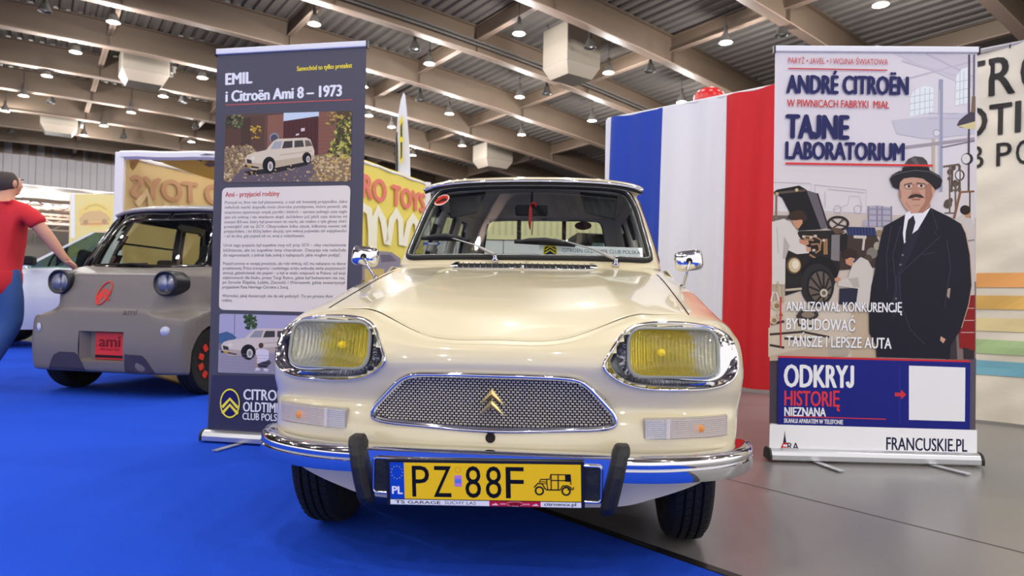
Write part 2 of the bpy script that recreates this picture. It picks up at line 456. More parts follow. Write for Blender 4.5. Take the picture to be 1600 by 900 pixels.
# the lamps of the same grid that hang outside the frame, overhead and behind
for s in (-14, -7.5, -1, 5.5, 12, 18.5, 25):
    for t in (-8, -2.5, 3, 8.5, 14, 19.5):
        p = hall(s, t, beam_z(s) - .3)
        if p.y > 6 and abs(p.x / p.y) < .95 and (p.z - .8) / p.y < .45: continue
        if p.length < 24: lamp_light(p)
# lamps of the hall beyond
an = None
for k, (px, py) in enumerate([(27, 308), (42, 314), (58, 308), (74, 323), (88, 326), (104, 322), (150, 318), (13, 323), (92, 308)]):
    d = 58 + (k % 3) * 5
    if an is None: an = thing('hall_lamp', 'x', 'lamp'); MB().lathe([(0, -.2), (.25, -.12), (.32, .05), (.1, .25), (0, .25)], n=12).build('globe', GLOW, an, smooth=True); o = an
    else: o = copy_tree(an)
    o.location = at(px, py, d); o['label'] = 'small white lamp in the hall beyond, %s from the left' % ORD[sorted([27, 42, 58, 74, 88, 104, 150, 13, 92]).index(px)]; o['group'] = 'lamps in the hall beyond'; lamp_light(o.location - Vector((0, 0, .5)), 700)
sp = thing('hall_lamp', 'broad blurred white floodlight under the end wall, brightest of that hall', 'lamp', at(73, 302, 64.5))
MB().lathe([(0, -.3), (1.0, -.25), (1.1, 0), (.5, .3), (0, .3)], n=18).build('globe', GLOW, sp, smooth=True)

# ventilation boxes slung between the girders
def air_box(px, py, sz, label, k=1.0):
    p = lamp_place(px, py, -.1); t = thing('air_handler', label, 'ventilation unit', p, PI / 2 - HALL_A)
    w, d, h = sz
    MB().box((0, 0, .1), (w, d, h)).build('casing', mat('hvac_beige', (128, 120, 108), rough=.5), t, bevel=.03)
    m = MB(); a, b = .5, .36
    m.add([(-w * a, -d * a, .1 - h / 2), (w * a, -d * a, .1 - h / 2), (w * a, d * a, .1 - h / 2), (-w * a, d * a, .1 - h / 2), (-w * b, -d * b, -.35 - h / 2), (w * b, -d * b, -.35 - h / 2), (w * b, d * b, -.35 - h / 2), (-w * b, d * b, -.35 - h / 2)], [(0, 1, 5, 4), (1, 2, 6, 5), (2, 3, 7, 6), (3, 0, 4, 7), (4, 5, 6, 7)])
    m.build('outlet_hood', mat('hvac_pale', (146, 136, 124), rough=.45), t)
    for sx in (-1, 1):
        for sy in (-1, 1): MB().tube([(sx * w * .45, sy * d * .45, h / 2), (sx * w * .45, sy * d * .45, h / 2 + 1.2)], .02, 5).build('hanger_rod', GREYM, t)
    for sx in (-1, 1): MB().lathe([(.0, 0), (.1, .02), (.1, .22), (.14, .25), (.14, .3), (0, .32)], n=14).build('fan_motor', GREYM, t).location = (w * .62, sx * d * .2, -.1)
air_box(893, 82, (1.7, 1.5, 1.5), 'big beige ventilation box hanging high left of the tricolour')
air_box(770, 243, (2.0, 1.6, 1.0), 'pale ventilation box low under the roof, just above the cream car')
air_box(225, 106, (1.9, 1.7, 1.0), 'pale ventilation box left of the dark banner, between two girders')
air_box(92, 190, (1.9, 1.6, .9), 'far ventilation box over the grey microcar near the end wall')
# ================================================================== THE CREAM CAR
CAR_YAW = -math.radians(5.4)
car = thing('classic_car', 'cream vintage saloon with yellow headlamp bulbs, centre of the photo, nose to the camera', 'car', (-.062, 1.86, 0), CAR_YAW)
CARM = Matrix.Translation(car.location) @ Matrix.Rotation(CAR_YAW, 4, 'Z'); CARI = CARM.inverted()
def lcar(px, py, Y):
    """car coordinates of the point seen at px, py in the car's own cross plane Y"""
    o = CARI @ Vector((0, 0, EYE)); d = CARI.to_3x3() @ ray(px, py); return o + d * ((Y - o.y) / d.y)

PAINT = mat('cream_paint', (222, 210, 174), rough=.35, coat=1.0, noise=.03, nscale=3)
def dull(m): return m
CHROME = mat('chrome', (222, 222, 226), rough=.045, metal=1)
CHROME2 = mat('aged_chrome', (205, 203, 202), rough=.10, metal=1, noise=.06, nscale=30)
RUBBER = mat('black_rubber', (20, 20, 22), rough=.55, bump=.1, bscale=90)
TYRE = mat('tyre_rubber', (12, 12, 13), rough=.75, bump=.2, bscale=50)
BLACK = mat('matt_black', (10, 10, 11), rough=.85)
TRIMIN = mat('grey_headlining', (236, 230, 218), rough=.9, noise=.05, nscale=20)
DARKIN = mat('dark_vinyl', (34, 33, 34), rough=.6)
GLASS = glass('car_glass', (226, 232, 230), 1.25)

DX = [0, .20, .40, .50, .61, .69, .745, .775, .782]
rows = [  # (Y list, Z list, X list): lower edge of the apron up over the nose and back along the bonnet
 ([.120, .120, .130, .150, .185, .23, .28, .340, .37], [.195, .198, .205, .225, .250, .270, .285, .30, .31], [0, .19, .37, .47, .57, .64, .685, .705, .715]),
 ([.085, .088, .110, .135, .175, .225, .285, .34, .37], [.29, .29, .295, .30, .31, .315, .32, .325, .33], [0, .19, .375, .48, .585, .66, .71, .73, .74]),
 ([.078, .082, .105, .130, .172, .222, .282, .345, .38], [.375] * 9, [0, .19, .385, .49, .60, .675, .728, .748, .755]),
 ([.092, .096, .118, .142, .184, .232, .295, .36, .40], [.44, .44, .44, .44, .44, .44, .44, .44, .44], [0, .195, .39, .495, .605, .683, .735, .757, .764]),
 ([.122, .126, .148, .172, .210, .255, .312, .375, .42], [.485, .485, .485, .483, .482, .482, .48, .48, .48], [0, .197, .395, .498, .608, .688, .742, .765, .772]),
 ([.108, .112, .132, .158, .198, .245, .305, .385, .45], [.545, .545, .545, .54, .535, .535, .535, .53, .53], [0, .2, .40, .50, .61, .695, .752, .775, .783]),
 ([.086, .091, .120, .154, .198, .25, .315, .40, .49], [.605, .605, .61, .61, .605, .60, .595, .59, .585], [0, .2, .40, .50, .61, .70, .757, .782, .79]),
 ([.100, .108, .152, .186, .228, .283, .35, .43, .52], [.645, .648, .668, .678, .682, .68, .672, .66, .65], [0, .2, .402, .50, .61, .697, .752, .778, .79]),
 ([.125, .135, .215, .262, .315, .365, .42, .49, .56], [.663, .668, .715, .728, .731, .725, .712, .695, .68], [0, .2, .403, .50, .61, .69, .742, .772, .79]),
 ([.150, .162, .285, .345, .400, .44, .475, .53, .59], [.676, .682, .751, .757, .758, .75, .735, .715, .69], [0, .2, .405, .50, .61, .685, .732, .766, .789]),
 ([.33, .34, .44, .50, .56, .60, .62, .65, .68], [.757, .760, .796, .796, .792, .780, .757, .71, .66], [0, .2, .392, .50, .611, .682, .735, .77, .787]),
 ([.60, .60, .68, .72, .75, .76, .77, .78, .78], [.829, .829, .848, .845, .833, .815, .787, .73, .66], [0, .19, .365, .49, .608, .675, .732, .768, .785]),
 ([.90, .90, .93, .95, .95, .95, .95, .95, .95], [.893, .892, .896, .889, .876, .856, .828, .76, .66], [0, .17, .335, .47, .605, .67, .725, .762, .78]),
 ([1.18] * 9, [.938, .937, .936, .930, .920, .898, .866, .78, .66], [0, .155, .305, .46, .60, .66, .715, .755, .775]),
 ([1.33, 1.335, 1.345, 1.36, 1.39, 1.40, 1.41, 1.42, 1.42], [.972, .971, .968, .962, .952, .935, .90, .80, .66], [0, .15, .30, .46, .60, .66, .705, .745, .768])]
ctl = np.array([[(x, y, z) for y, z, x in zip(*r)] for r in rows])
NV, NU = 10, 8
full = mirror_rows(ctl); g = catmull(full, NV); g = np.stack([catmull(r, NU) for r in g])
NRr, NCc = g.shape[:2]; CEN = (NCc - 1) // 2
# pressed crease on either side of the bonnet, from the nose corners up to the ends of the vent
xc_ = .405 - (g[:, :, 1] - .29) * .115; rr_ = np.clip((np.arange(g.shape[0]) - 9.4 * 10) / 12, 0, 1) * np.clip((13.2 * 10 - np.arange(g.shape[0])) / 8, 0, 1)
g[:, :, 2] += .0055 * rr_[:, None] * np.exp(-np.abs(np.abs(g[:, :, 0]) - xc_) / .03)
Vb = [Vector(p) for p in g.reshape(-1, 3)]
allf = grid_faces(NRr, NCc); BODY = bvh(Vb, allf)
def on_front(x, z, out=0.0, y0=-1):
    """point of the body seen from straight ahead at car coordinates x, z, lifted off the skin by out"""
    h = BODY.ray_cast(Vector((x, y0, z)), Vector((0, 1, 0)))
    if h[0] is None: h = BODY.find_nearest(Vector((x, .3, z)))
    n = h[1] if h[1].y < 0 or h[1].z > 0 else -h[1]
    return h[0] + n * out
def on_top(x, y, out=0.0):
    h = BODY.ray_cast(Vector((x, y, 2)), Vector((0, 0, -1))); n = h[1] if h[1].z > 0 else -h[1]; return h[0] + n * out
# openings of the lamps and grille in the front sheet, x and z as seen from ahead
LAMP_O = [(.315, .611), (.334, .647), (.370, .693), (.410, .7205), (.460, .732), (.53, .735), (.61, .7305), (.674, .718), (.717, .694), (.736, .653), (.739, .612), (.729, .580), (.70, .5565), (.652, .543), (.59, .538), (.50, .5395), (.43, .5465), (.375, .562), (.337, .585)]
LAMP_I = rrect(.401, .579, .665, .7165, .045, 6)
GRILLE_O = [(-.366, .448), (-.358, .478), (-.335, .505), (-.292, .55), (-.264, .571), (-.236, .58), (-.193, .584), (-.096, .586), (0, .586), (.096, .586), (.193, .584), (.236, .58), (.264, .571), (.292, .55), (.335, .505), (.358, .478), (.366, .448), (.352, .431), (.31, .422), (.204, .417), (.093, .412), (0, .410), (-.093, .412), (-.204, .417), (-.31, .422), (-.352, .431)]
def shrink(poly, d):
    out = []; k = len(poly); P = [Vector(p) for p in poly]; ar = sum(P[i].x * P[(i + 1) % k].y - P[(i + 1) % k].x * P[i].y for i in range(k))
    for i in range(k):
        t = (P[(i + 1) % k] - P[i - 1]).normalized(); nrm = Vector((-t.y, t.x)) * (1 if ar > 0 else -1); q = P[i] + nrm * d; out.append((q.x, q.y))
    return out
LO, GO = shrink(LAMP_O, .008), shrink(GRILLE_O, .008)
R_HOOD = 9 * NV; C_HOOD = 4 * NU; C_L, C_R = CEN - C_HOOD, CEN + C_HOOD
def fc(i, j): return (g[i, j] + g[i + 1, j + 1]) / 2
def keep_front(i, j):
    x, y, z = fc(i, j)
    return not (inside(abs(x), z, LO) or inside(x, z, GO) or math.hypot(x, (z - .393)) < .011)
def sub_grid(name, i0, i1, j0, j1, keep=None, gap=(0, 0, 0, 0)):
    G = g[i0:i1 + 1, j0:j1 + 1].copy(); nr, nc = G.shape[:2]
    for side, w in zip('blrt', gap):                     # pull an edge back to open the shut line
        if not w: continue
        if side == 'b': d = G[1] - G[0]; ww = w * (1 + 1.1 * np.exp(-((np.abs(G[0, :, 0]) - .44) / .13) ** 2)); G[0] += d / np.linalg.norm(d, axis=1)[:, None] * ww[:, None]; G[0, :, 2] -= .002
        if side == 't': d = G[-2] - G[-1]; G[-1] += d / np.linalg.norm(d, axis=1)[:, None] * w
        if side == 'l': d = G[:, 1] - G[:, 0]; G[:, 0] += d / np.linalg.norm(d, axis=1)[:, None] * w; G[:, 0, 2] -= .002
        if side == 'r': d = G[:, -2] - G[:, -1]; G[:, -1] += d / np.linalg.norm(d, axis=1)[:, None] * w; G[:, -1, 2] -= .002
    f = grid_faces(nr, nc, (lambda a, b: keep(a + i0, b + j0)) if keep else None)
    return MB().add(G.reshape(-1, 3), f).build(name, PAINT, car, smooth=True, fixn=False)
sub_grid('front_panel', 0, R_HOOD, 0, NCc - 1, keep_front)
hood = sub_grid('hood', R_HOOD, 13 * NV, C_L, C_R, None, (.006, .004, .004, 0))
sub_grid('cowl_panel', 13 * NV, NRr - 1, C_L, C_R)
for a, b in ((0, C_L), (C_R, NCc - 1)): sub_grid('fender', R_HOOD, NRr - 1, a, b)
# dark sheet added under the skin so the open gaps look shaded
gn = np.zeros_like(g); du = np.gradient(g, axis=1); dv = np.gradient(g, axis=0); gn = np.cross(du, dv); gn /= np.linalg.norm(gn, axis=2)[:, :, None] + 1e-9
if gn[13 * NV, CEN, 2] < 0: gn = -gn
li = (g - gn * .025)[R_HOOD - 4::4, ::4]
MB().add(li.reshape(-1, 3), grid_faces(*li.shape[:2], lambda i, j: not (i < 4 and .28 < abs(li[i, j][0]) < .76))).build('gap_shade_sheet', BLACK, car, smooth=True, fixn=False)

# ---- cabin shell: plan curve round the car, from the belt to the eaves
PB = [(0, 1.315), (.28, 1.325), (.47, 1.352), (.56, 1.372), (.608, 1.392), (.640, 1.44), (.655, 1.53), (.668, 1.75), (.675, 2.2), (.668, 2.75), (.645, 3.14), (.60, 3.25), (.50, 3.30), (.25, 3.32), (0, 3.325)]
PT = [(0, 1.672), (.22, 1.678), (.38, 1.695), (.455, 1.708), (.498, 1.722), (.530, 1.76), (.543, 1.82), (.552, 1.95), (.560, 2.3), (.556, 2.75), (.540, 2.98), (.50, 3.06), (.42, 3.09), (.22, 3.105), (0, 3.11)]
def zt(x): return 1.425 - .10 * x * x
def zb(x, y): return .955 if y < 1.5 else .945
cb, ct = catmull(np.array(PB), 9), catmull(np.array(PT), 9)
cb = np.concatenate([cb, (cb * [-1, 1])[-2:0:-1]]); ct = np.concatenate([ct, (ct * [-1, 1])[-2:0:-1]])
NL = 44; Q = []
for i in range(NL + 1):
    t = i / NL; r = cb * (1 - t) + ct * t; bul = 1 + .012 * math.sin(PI * t); z0 = np.array([zb(*p) for p in cb]); z1 = np.array([zt(p[0]) for p in ct])
    Q.append(np.stack([r[:, 0] * bul, r[:, 1], z0 * (1 - t) + z1 * t], 1))
Q = np.array(Q); NQ = Q.shape[1]
Q = np.concatenate([Q, Q[:, :1]], 1)
qf = grid_faces(NL + 1, NQ + 1); CAB = bvh(Q.reshape(-1, 3), qf)
WS = [(0, .986), (.25, .984), (.46, .982), (.555, .980), (.592, .990), (.601, 1.015), (.595, 1.06), (.575, 1.16), (.553, 1.26), (.530, 1.325), (.508, 1.362), (.475, 1.384), (.40, 1.396), (.22, 1.403), (0, 1.405)]
WS = [(0, WS[0][1] + .012)] + [shrink(WS + [(-x, z) for x, z in WS[-2:0:-1]], .014)[i] for i in range(1, len(WS) - 1)] + [(0, WS[-1][1] - .014)]
WSF = WS + [(-x, z) for x, z in WS[-2:0:-1]]
RW = round_poly([(-.50, 1.0), (.50, 1.0), (.425, 1.395), (-.425, 1.395)], .07)
SW = [round_poly(p, .04) for p in ([(1.62, 1.0), (2.10, 1.0), (2.10, 1.345), (1.86, 1.345)], [(2.21, 1.0), (2.62, 1.0), (2.60, 1.345), (2.21, 1.345)], [(2.72, 1.0), (3.08, 1.0), (2.94, 1.34), (2.70, 1.34)])]
def win_of(p):
    x, y, z = p
    if abs(x) < .6 and y < 1.8 and inside(x, z, WSF) and (y < 1.35 + (z - .98) * .86 + .09): return 'w'
    if y > 3.0 and abs(x) < .54 and inside(x, z, RW): return 'r'
    if abs(x) > .5:
        for k, s in enumerate(SW):
            if inside(y, z, s): return ('L' if x < 0 else 'R') + str(k)
    return ''
wf = {}; cf = []
for f in qf:
    c = sum((Q.reshape(-1, 3)[i] for i in f)) / 4; k = win_of(c)
    (wf.setdefault(k, []) if k else cf).append(f)
shell = MB().add(Q.reshape(-1, 3), cf).build('cabin_shell', [PAINT, TRIMIN, TRIMIN], car, smooth=True, fixn=False)
# wall thickness inwards with the cloth trim inside
md = shell.modifiers.new('thickness', 'SOLIDIFY'); md.thickness = .03; md.offset = -1; md.material_offset = 1; md.material_offset_rim = 2
def face_out():
    me = shell.data; c = me.polygons[0]; n = c.normal; return n.dot(Vector((c.center.x, c.center.y - 2.5, 0))) > 0
if not face_out(): md.offset = 1
def on_ws(x, z, out=0.0):
    h = CAB.ray_cast(Vector((x, .5, z)), Vector((0, 1, 0))); n = h[1] if h[1].y < 0 else -h[1]; return h[0] + n * out
def on_rear(x, z):
    h = CAB.ray_cast(Vector((x, 5, z)), Vector((0, -1, 0))); return h[0]
def on_side(sd, y, z):
    h = CAB.ray_cast(Vector((sd * 2, y, z)), Vector((-sd, 0, 0))); return h[0]
NAMES = {'w': 'windshield', 'r': 'rear_window'}
for k, f in wf.items(): MB().add(Q.reshape(-1, 3), f).build(NAMES.get(k, 'side_window'), GLASS, car, smooth=True, fixn=False)
loop = [on_ws(x, z, .004) for x, z in smooth_loop(WSF, 4)]
MB().tube(loop, .016, 8, closed=True).build('windshield_seal', RUBBER, car, smooth=True)
MB().tube([on_ws(x, z, .016) for x, z in smooth_loop(shrink(WSF, .004), 4)], .0036, 6, closed=True).build('seal_bead', mat('bright_bead', (190, 190, 188), rough=.25, metal=.8), car, smooth=True)
MB().tube([on_rear(x, z) for x, z in RW], .015, 7, closed=True).build('rear_window_seal', RUBBER, car, smooth=True)
for sd in (-1, 1):
    for s in SW: MB().tube([on_side(sd, y, z) for y, z in s], .014, 6, closed=True).build('side_window_seal', RUBBER, car, smooth=True)
# roof with its overhanging front edge and drip rail
rx = [-.57, -.557, -.52, -.43, -.30, -.15, 0, .15, .30, .43, .52, .557, .57]; ry = [1.615, 1.64, 1.70, 1.9, 2.2, 2.6, 2.95, 3.12, 3.16]
def roof_p(x, y):
    e = abs(x) / .57; f0 = 1.615 + .05 * e ** 3
    yy = f0 + (y - 1.615) * (3.16 - f0) / (3.16 - 1.615)
    z = 1.442 - .024 * e ** 2.2 - .020 * e ** 9 + .024 * math.sin(min(1, max(0, (yy - 1.6) / 1.6)) * PI) ** .7 - .020 * (1 - min(1, (yy - f0) / .05)) - .02 * max(0, (yy - 2.95) / .2)
    return Vector((x * (1 - .03 * max(0, (yy - 2.6))), yy, z - .006))
gr = np.array([[roof_p(x, y) for x in rx] for y in ry]); gr = catmull(gr, 4); gr = np.stack([catmull(r, 3) for r in gr])
MB().add(gr.reshape(-1, 3), grid_faces(*gr.shape[:2])).build('roof', PAINT, car, smooth=True, solid=.008)
hl = gr[1:-1, 1:-1] - [0, 0, .03]
MB().add(hl.reshape(-1, 3), grid_faces(*hl.shape[:2])).build('headlining', TRIMIN, car, smooth=True)
edge = [Vector(p) + Vector((0, -.003, -.004)) for p in gr[0]]
MB().tube(edge, .0085, 8, sy=.8).build('roof_edge_trim', CHROME, car, smooth=True)
for k in (0, -1): MB().tube([Vector(p) + Vector((0, 0, -.004)) for p in gr[:, k]], .009, 7).build('drip_rail', CHROME2, car, smooth=True)
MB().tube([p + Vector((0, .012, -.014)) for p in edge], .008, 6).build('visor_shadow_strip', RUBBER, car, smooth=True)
# lower body sides and tail
side_p = [(.30, .755), (.42, .772), (.55, .782), (.66, .785), (.76, .775), (.86, .745), (.91, .70), (.95, .667)]
for sd in (-1, 1):
    ys = [1.40, 1.6, 1.9, 2.2, 2.5, 2.8, 3.1, 3.33]; rr = []
    for y in ys:
        w = 1 - .0 * y - (.03 * max(0, (y - 2.8)) / .5); rr.append([(sd * x * w, y, z) for z, x in side_p])
    rr = catmull(np.array(rr), 4); m = MB().add(rr.reshape(-1, 3), grid_faces(rr.shape[0], rr.shape[1], lambda i, j: math.hypot((rr[i, j] + rr[i + 1, j + 1])[1] / 2 - 2.62, (rr[i, j] + rr[i + 1, j + 1])[2] / 2 - .29) > .33))
    m.build('door_side', PAINT, car, smooth=True, solid=.004)
for sd in (-1, 1):
    MB().prism([(.72, .672), (.80, .605), (.86, .50), (.885, .40), (.885, .30), (1.41, .30), (1.41, .44), (1.41, .70), (1.1, .69)], lambda u, v, d: Vector((sd * (d - .035 * max(0, .5 - v)), u, v)), .758, .780).build('fender_side', PAINT, car, bevel=.004)
tail = catmull(np.array([[(x, 3.33 + .05 * (1 - (x / .75) ** 2), z) for x in (-.75, -.4, 0, .4, .75)] for z in (.3, .5, .75, .95)]), 3)
MB().add(tail.reshape(-1, 3), grid_faces(*tail.shape[:2])).build('tail_panel', PAINT, car, smooth=True)
MB().box((0, 1.95, .30), (1.3, 2.6, .05)).build('floor_pan', BLACK, car)
MB().box((0, .75, .33), (.5, .5, .18)).build('gearbox', BLACK, car, bevel=.03)

# ---- cabin interior
MB().sweep(None, [[(x, 1.40, .90), (x, 1.42, .955), (x, 1.52, .975), (x, 1.66, .955), (x, 1.68, .82), (x, 1.45, .80)] for x in (-.6, .6)]).build('dashboard', DARKIN, car, bevel=.01)
for sx in (-.32, .32):
    st = MB(); st.sweep(None, [[(sx + a * w, y, z) for a, y in ((-1, y0), (1, y0), (1, y0 + .1), (-1, y0 + .1))] for z, y0, w in ((.5, 2.15, .22), (.7, 2.2, .235), (.9, 2.27, .225), (1.0, 2.31, .2), (1.03, 2.33, .15))])
    s_ = st.build('front_seat', mat('seat_cloth', (62, 56, 52), rough=.9, noise=.1), car, bevel=.03)
    MB().box((sx, 1.95, .47), (.45, .5, .14)).build('seat_cushion', MATS['seat_cloth'], s_, bevel=.04)
MB().box((0, 2.75, .70), (1.1, .14, .42)).build('rear_bench', MATS['seat_cloth'], car, bevel=.05)
sw = MB(); ctr = Vector((.33, 1.80, .93)); ax = Vector((0, -.55, .83)).normalized(); e1 = Vector((1, 0, 0)); e2 = ax.cross(e1)
sw.tube([ctr + (e1 * math.cos(a) + e2 * math.sin(a)) * .19 for a in [2 * PI * k / 32 for k in range(32)]], .011, 7, closed=True)
sw.tube([ctr - e2 * .19, ctr - ax * .03, ctr + ax * -.02], .01, 6); sw.tube([ctr - ax * .03, ctr - ax * .25], .018, 8)
sw.build('steering_wheel', DARKIN, car, smooth=True)
mr = MB().box((0, 0, 0), (.172, .022, .058), Matrix.Rotation(.1, 3, 'X')).build('rear_view_mirror', BLACK, car, bevel=.012); mr.location = (-.0, 1.665, 1.268)
MB().tube([(0, 1.665, 1.29), (0, 1.70, 1.37)], .006, 6).build('mirror_stalk', BLACK, mr).location = (0, -1.665, -1.268)
for sx in (-1, 1):
    m = MB().sweep(None, [[Vector((sx * .40, 1.72, 1.375)) + Vector((sx * a * .1, b * .02, -c)) for a, c, b in ((-1.5, 0, 0), (.5, .02, 0), (.35, .15, -2), (-1.1, .12, -2))], [Vector((sx * .40, 1.735, 1.375)) + Vector((sx * a * .1, b * .02, -c)) for a, c, b in ((-1.5, 0, 0), (.5, .02, 0), (.35, .15, -2), (-1.1, .12, -2))]])
    m.build('sun_visor', DARKIN, car, bevel=.006)

# ---- headlamps
LENS = glass('lamp_lens', (248, 248, 240), 1.1, ribs=24)
REFL = mat('lamp_reflector', (235, 235, 235), rough=.12, metal=1)
YEL = mat('yellow_bulb', (255, 248, 214), rough=.15, coat=1)
HB_, YG = None, glass('yellow_bulb_glass', (255, 214, 20), 1.0)
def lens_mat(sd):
    # clear ribbed glass, tinted yellow on its inner half to paint the bulb's reflection
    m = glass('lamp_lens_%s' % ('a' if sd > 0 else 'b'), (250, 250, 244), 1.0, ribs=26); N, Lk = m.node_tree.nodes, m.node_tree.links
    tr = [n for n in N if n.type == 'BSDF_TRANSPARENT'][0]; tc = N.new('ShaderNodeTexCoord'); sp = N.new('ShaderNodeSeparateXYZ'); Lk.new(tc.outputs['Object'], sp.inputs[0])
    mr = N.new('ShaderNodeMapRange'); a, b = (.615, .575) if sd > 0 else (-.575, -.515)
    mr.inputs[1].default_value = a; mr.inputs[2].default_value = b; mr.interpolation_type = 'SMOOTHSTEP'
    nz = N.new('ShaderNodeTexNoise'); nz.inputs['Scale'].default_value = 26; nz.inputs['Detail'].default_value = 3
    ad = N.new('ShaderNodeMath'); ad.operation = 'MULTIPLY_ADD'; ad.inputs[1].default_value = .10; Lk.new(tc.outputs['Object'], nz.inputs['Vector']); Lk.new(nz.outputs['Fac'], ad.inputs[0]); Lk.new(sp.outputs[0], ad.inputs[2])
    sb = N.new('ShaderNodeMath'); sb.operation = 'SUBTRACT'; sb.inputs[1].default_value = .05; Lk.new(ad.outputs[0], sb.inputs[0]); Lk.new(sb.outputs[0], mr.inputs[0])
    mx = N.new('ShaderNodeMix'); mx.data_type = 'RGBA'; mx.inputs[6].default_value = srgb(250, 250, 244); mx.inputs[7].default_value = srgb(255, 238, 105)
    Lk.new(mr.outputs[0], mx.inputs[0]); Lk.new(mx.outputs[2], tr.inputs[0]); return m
def fluted():
    if 'fluted_reflector' in MATS: return MATS['fluted_reflector']
    m = mat('fluted_reflector', (252, 252, 252), rough=.2, metal=.65); N, Lk = m.node_tree.nodes, m.node_tree.links; b = N['Principled BSDF']
    tc = N.new('ShaderNodeTexCoord'); w = N.new('ShaderNodeTexWave'); w.bands_direction = 'X'; w.inputs['Scale'].default_value = 34; w.inputs['Distortion'].default_value = 1.5; w.inputs['Detail Scale'].default_value = 6
    nz = N.new('ShaderNodeTexNoise'); nz.inputs['Scale'].default_value = 22
    ad = N.new('ShaderNodeMath'); ad.operation = 'ADD'; bp = N.new('ShaderNodeBump'); bp.inputs['Strength'].default_value = .9; bp.inputs['Distance'].default_value = .006
    Lk.new(tc.outputs['Object'], w.inputs[0]); Lk.new(tc.outputs['Object'], nz.inputs[0]); Lk.new(w.outputs[1], ad.inputs[0]); Lk.new(nz.outputs[0], ad.inputs[1]); Lk.new(ad.outputs[0], bp.inputs['Height']); Lk.new(bp.outputs[0], b.inputs['Normal'])
    return m
def headlamp(sd):
    root = MB(); lo = smooth_loop(LAMP_O, 4); k = len(lo)
    outer = [on_front(sd * x, z, .006) for x, z in lo]
    li_ = np.array(LAMP_I); c = li_.mean(0)
    # match each outer point with the lens rim point in the same direction
    def rim(x, z, grow=0.0, dy=0.0):
        a = math.atan2((z - c[1]) * 1.75, x - c[0]); best = None
        for i in range(len(li_)):
            p, q = li_[i - 1], li_[i]; d = q - p; e = np.array([math.cos(a), math.sin(a) / 1.75]); den = e[0] * d[1] - e[1] * d[0]
            if abs(den) < 1e-12: continue
            w = p - c; t = (w[0] * d[1] - w[1] * d[0]) / den; u = (w[0] * e[1] - w[1] * e[0]) / den
            if t > 0 and -1e-6 <= u <= 1 + 1e-6: best = c + e * t
        e = best - c; best = c + e * (1 + grow)
        return Vector((sd * best[0], .212 + .16 * (best[0] - .53) + .28 * (best[1] - .645) + dy, best[1]))
    R0 = outer; R6 = [rim(x, z, .05, .006) for x, z in lo]; R5 = [rim(x, z, .075, .022) for x, z in lo]
    cen = sum(outer, Vector()) / k
    R1 = [p + Vector((0, -.009, 0)) + (cen - p).normalized() * .004 for p in outer]; R2 = [p + Vector((0, -.006, 0)) + (cen - p).normalized() * .010 for p in outer]
    def mixr(t, sag): return [a.lerp(b, t) + Vector((0, sag, 0)) for a, b in zip(R2, R5)]
    rings = [[p + Vector((0, .012, 0)) for p in outer], R0, R1, R2, mixr(.3, .014), mixr(.65, .020), R5]
    v = [p for r in rings for p in r]; f = [(i * k + j, i * k + (j + 1) % k, (i + 1) * k + (j + 1) % k, (i + 1) * k + j) for i in range(len(rings) - 1) for j in range(k)]
    hlamp = root.add(v, f).build('headlamp', CHROME, car, smooth=True)
    li2 = [rim(x, z) for x, z in lo]
    m = MB().tube([rim(x, z, .022, .003) for x, z in lo], .0062, 8, closed=True); m.build('lens_gasket', mat('pale_grey_rubber', (150, 152, 142), rough=.4), hlamp, smooth=True)
    # lens: slightly domed
    cc = sum(li2, Vector()) / k; rg = []
    for t in (1, .92, .75, .5, .25, .02): rg.append([cc + (p - cc) * t + Vector((0, -.016 * (1 - t ** 3) - .002, 0)) for p in li2])
    v = [p for r in rg for p in r]; f = [(i * k + j, i * k + (j + 1) % k, (i + 1) * k + (j + 1) % k, (i + 1) * k + j) for i in range(5) for j in range(k)] + [tuple(range(5 * k, 6 * k))]
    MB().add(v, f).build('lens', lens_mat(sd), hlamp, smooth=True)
    rg = []
    for t, d in ((1, .004), (.97, .03), (.86, .062), (.66, .09), (.4, .108), (.12, .116)): rg.append([cc + Vector(((p - cc).x * t, (p - cc).y * t + d, (p - cc).z * t)) for p in li2])
    v = [p for r in rg for p in r]; f = [(i * k + j, i * k + (j + 1) % k, (i + 1) * k + (j + 1) % k, (i + 1) * k + j) for i in range(5) for j in range(k)] + [tuple(range(5 * k, 6 * k))]
    MB().add(v, f).build('reflector', fluted(), hlamp, smooth=True)
    bx = cc + Vector((-sd * .035, .03, .004))
    MB().lathe([(0, -.022), (.008, -.020), (.012, -.012), (.013, 0), (.012, .02), (.010, .04), (.010, .07)], Matrix.Translation(bx) @ Matrix.Rotation(-PI / 2, 4, 'X'), 18).build('yellow_bulb', YEL, hlamp, smooth=True)
    for x, z in ((.402, .7225), (.672, .7085)):
        p = on_front(sd * x, z, 0); q = min(outer, key=lambda o_: (o_ - p).length); q = q.lerp(cen, .07) + Vector((0, -.001, 0))
        MB().lathe([(0, -.004), (.004, -.003), (.0045, .002)], Matrix.Translation(q) @ Matrix.Rotation(-PI / 2, 4, 'X'), 10).build('bezel_screw', BLACK, hlamp, smooth=True)
    return hlamp
for sd in (-1, 1): headlamp(sd)

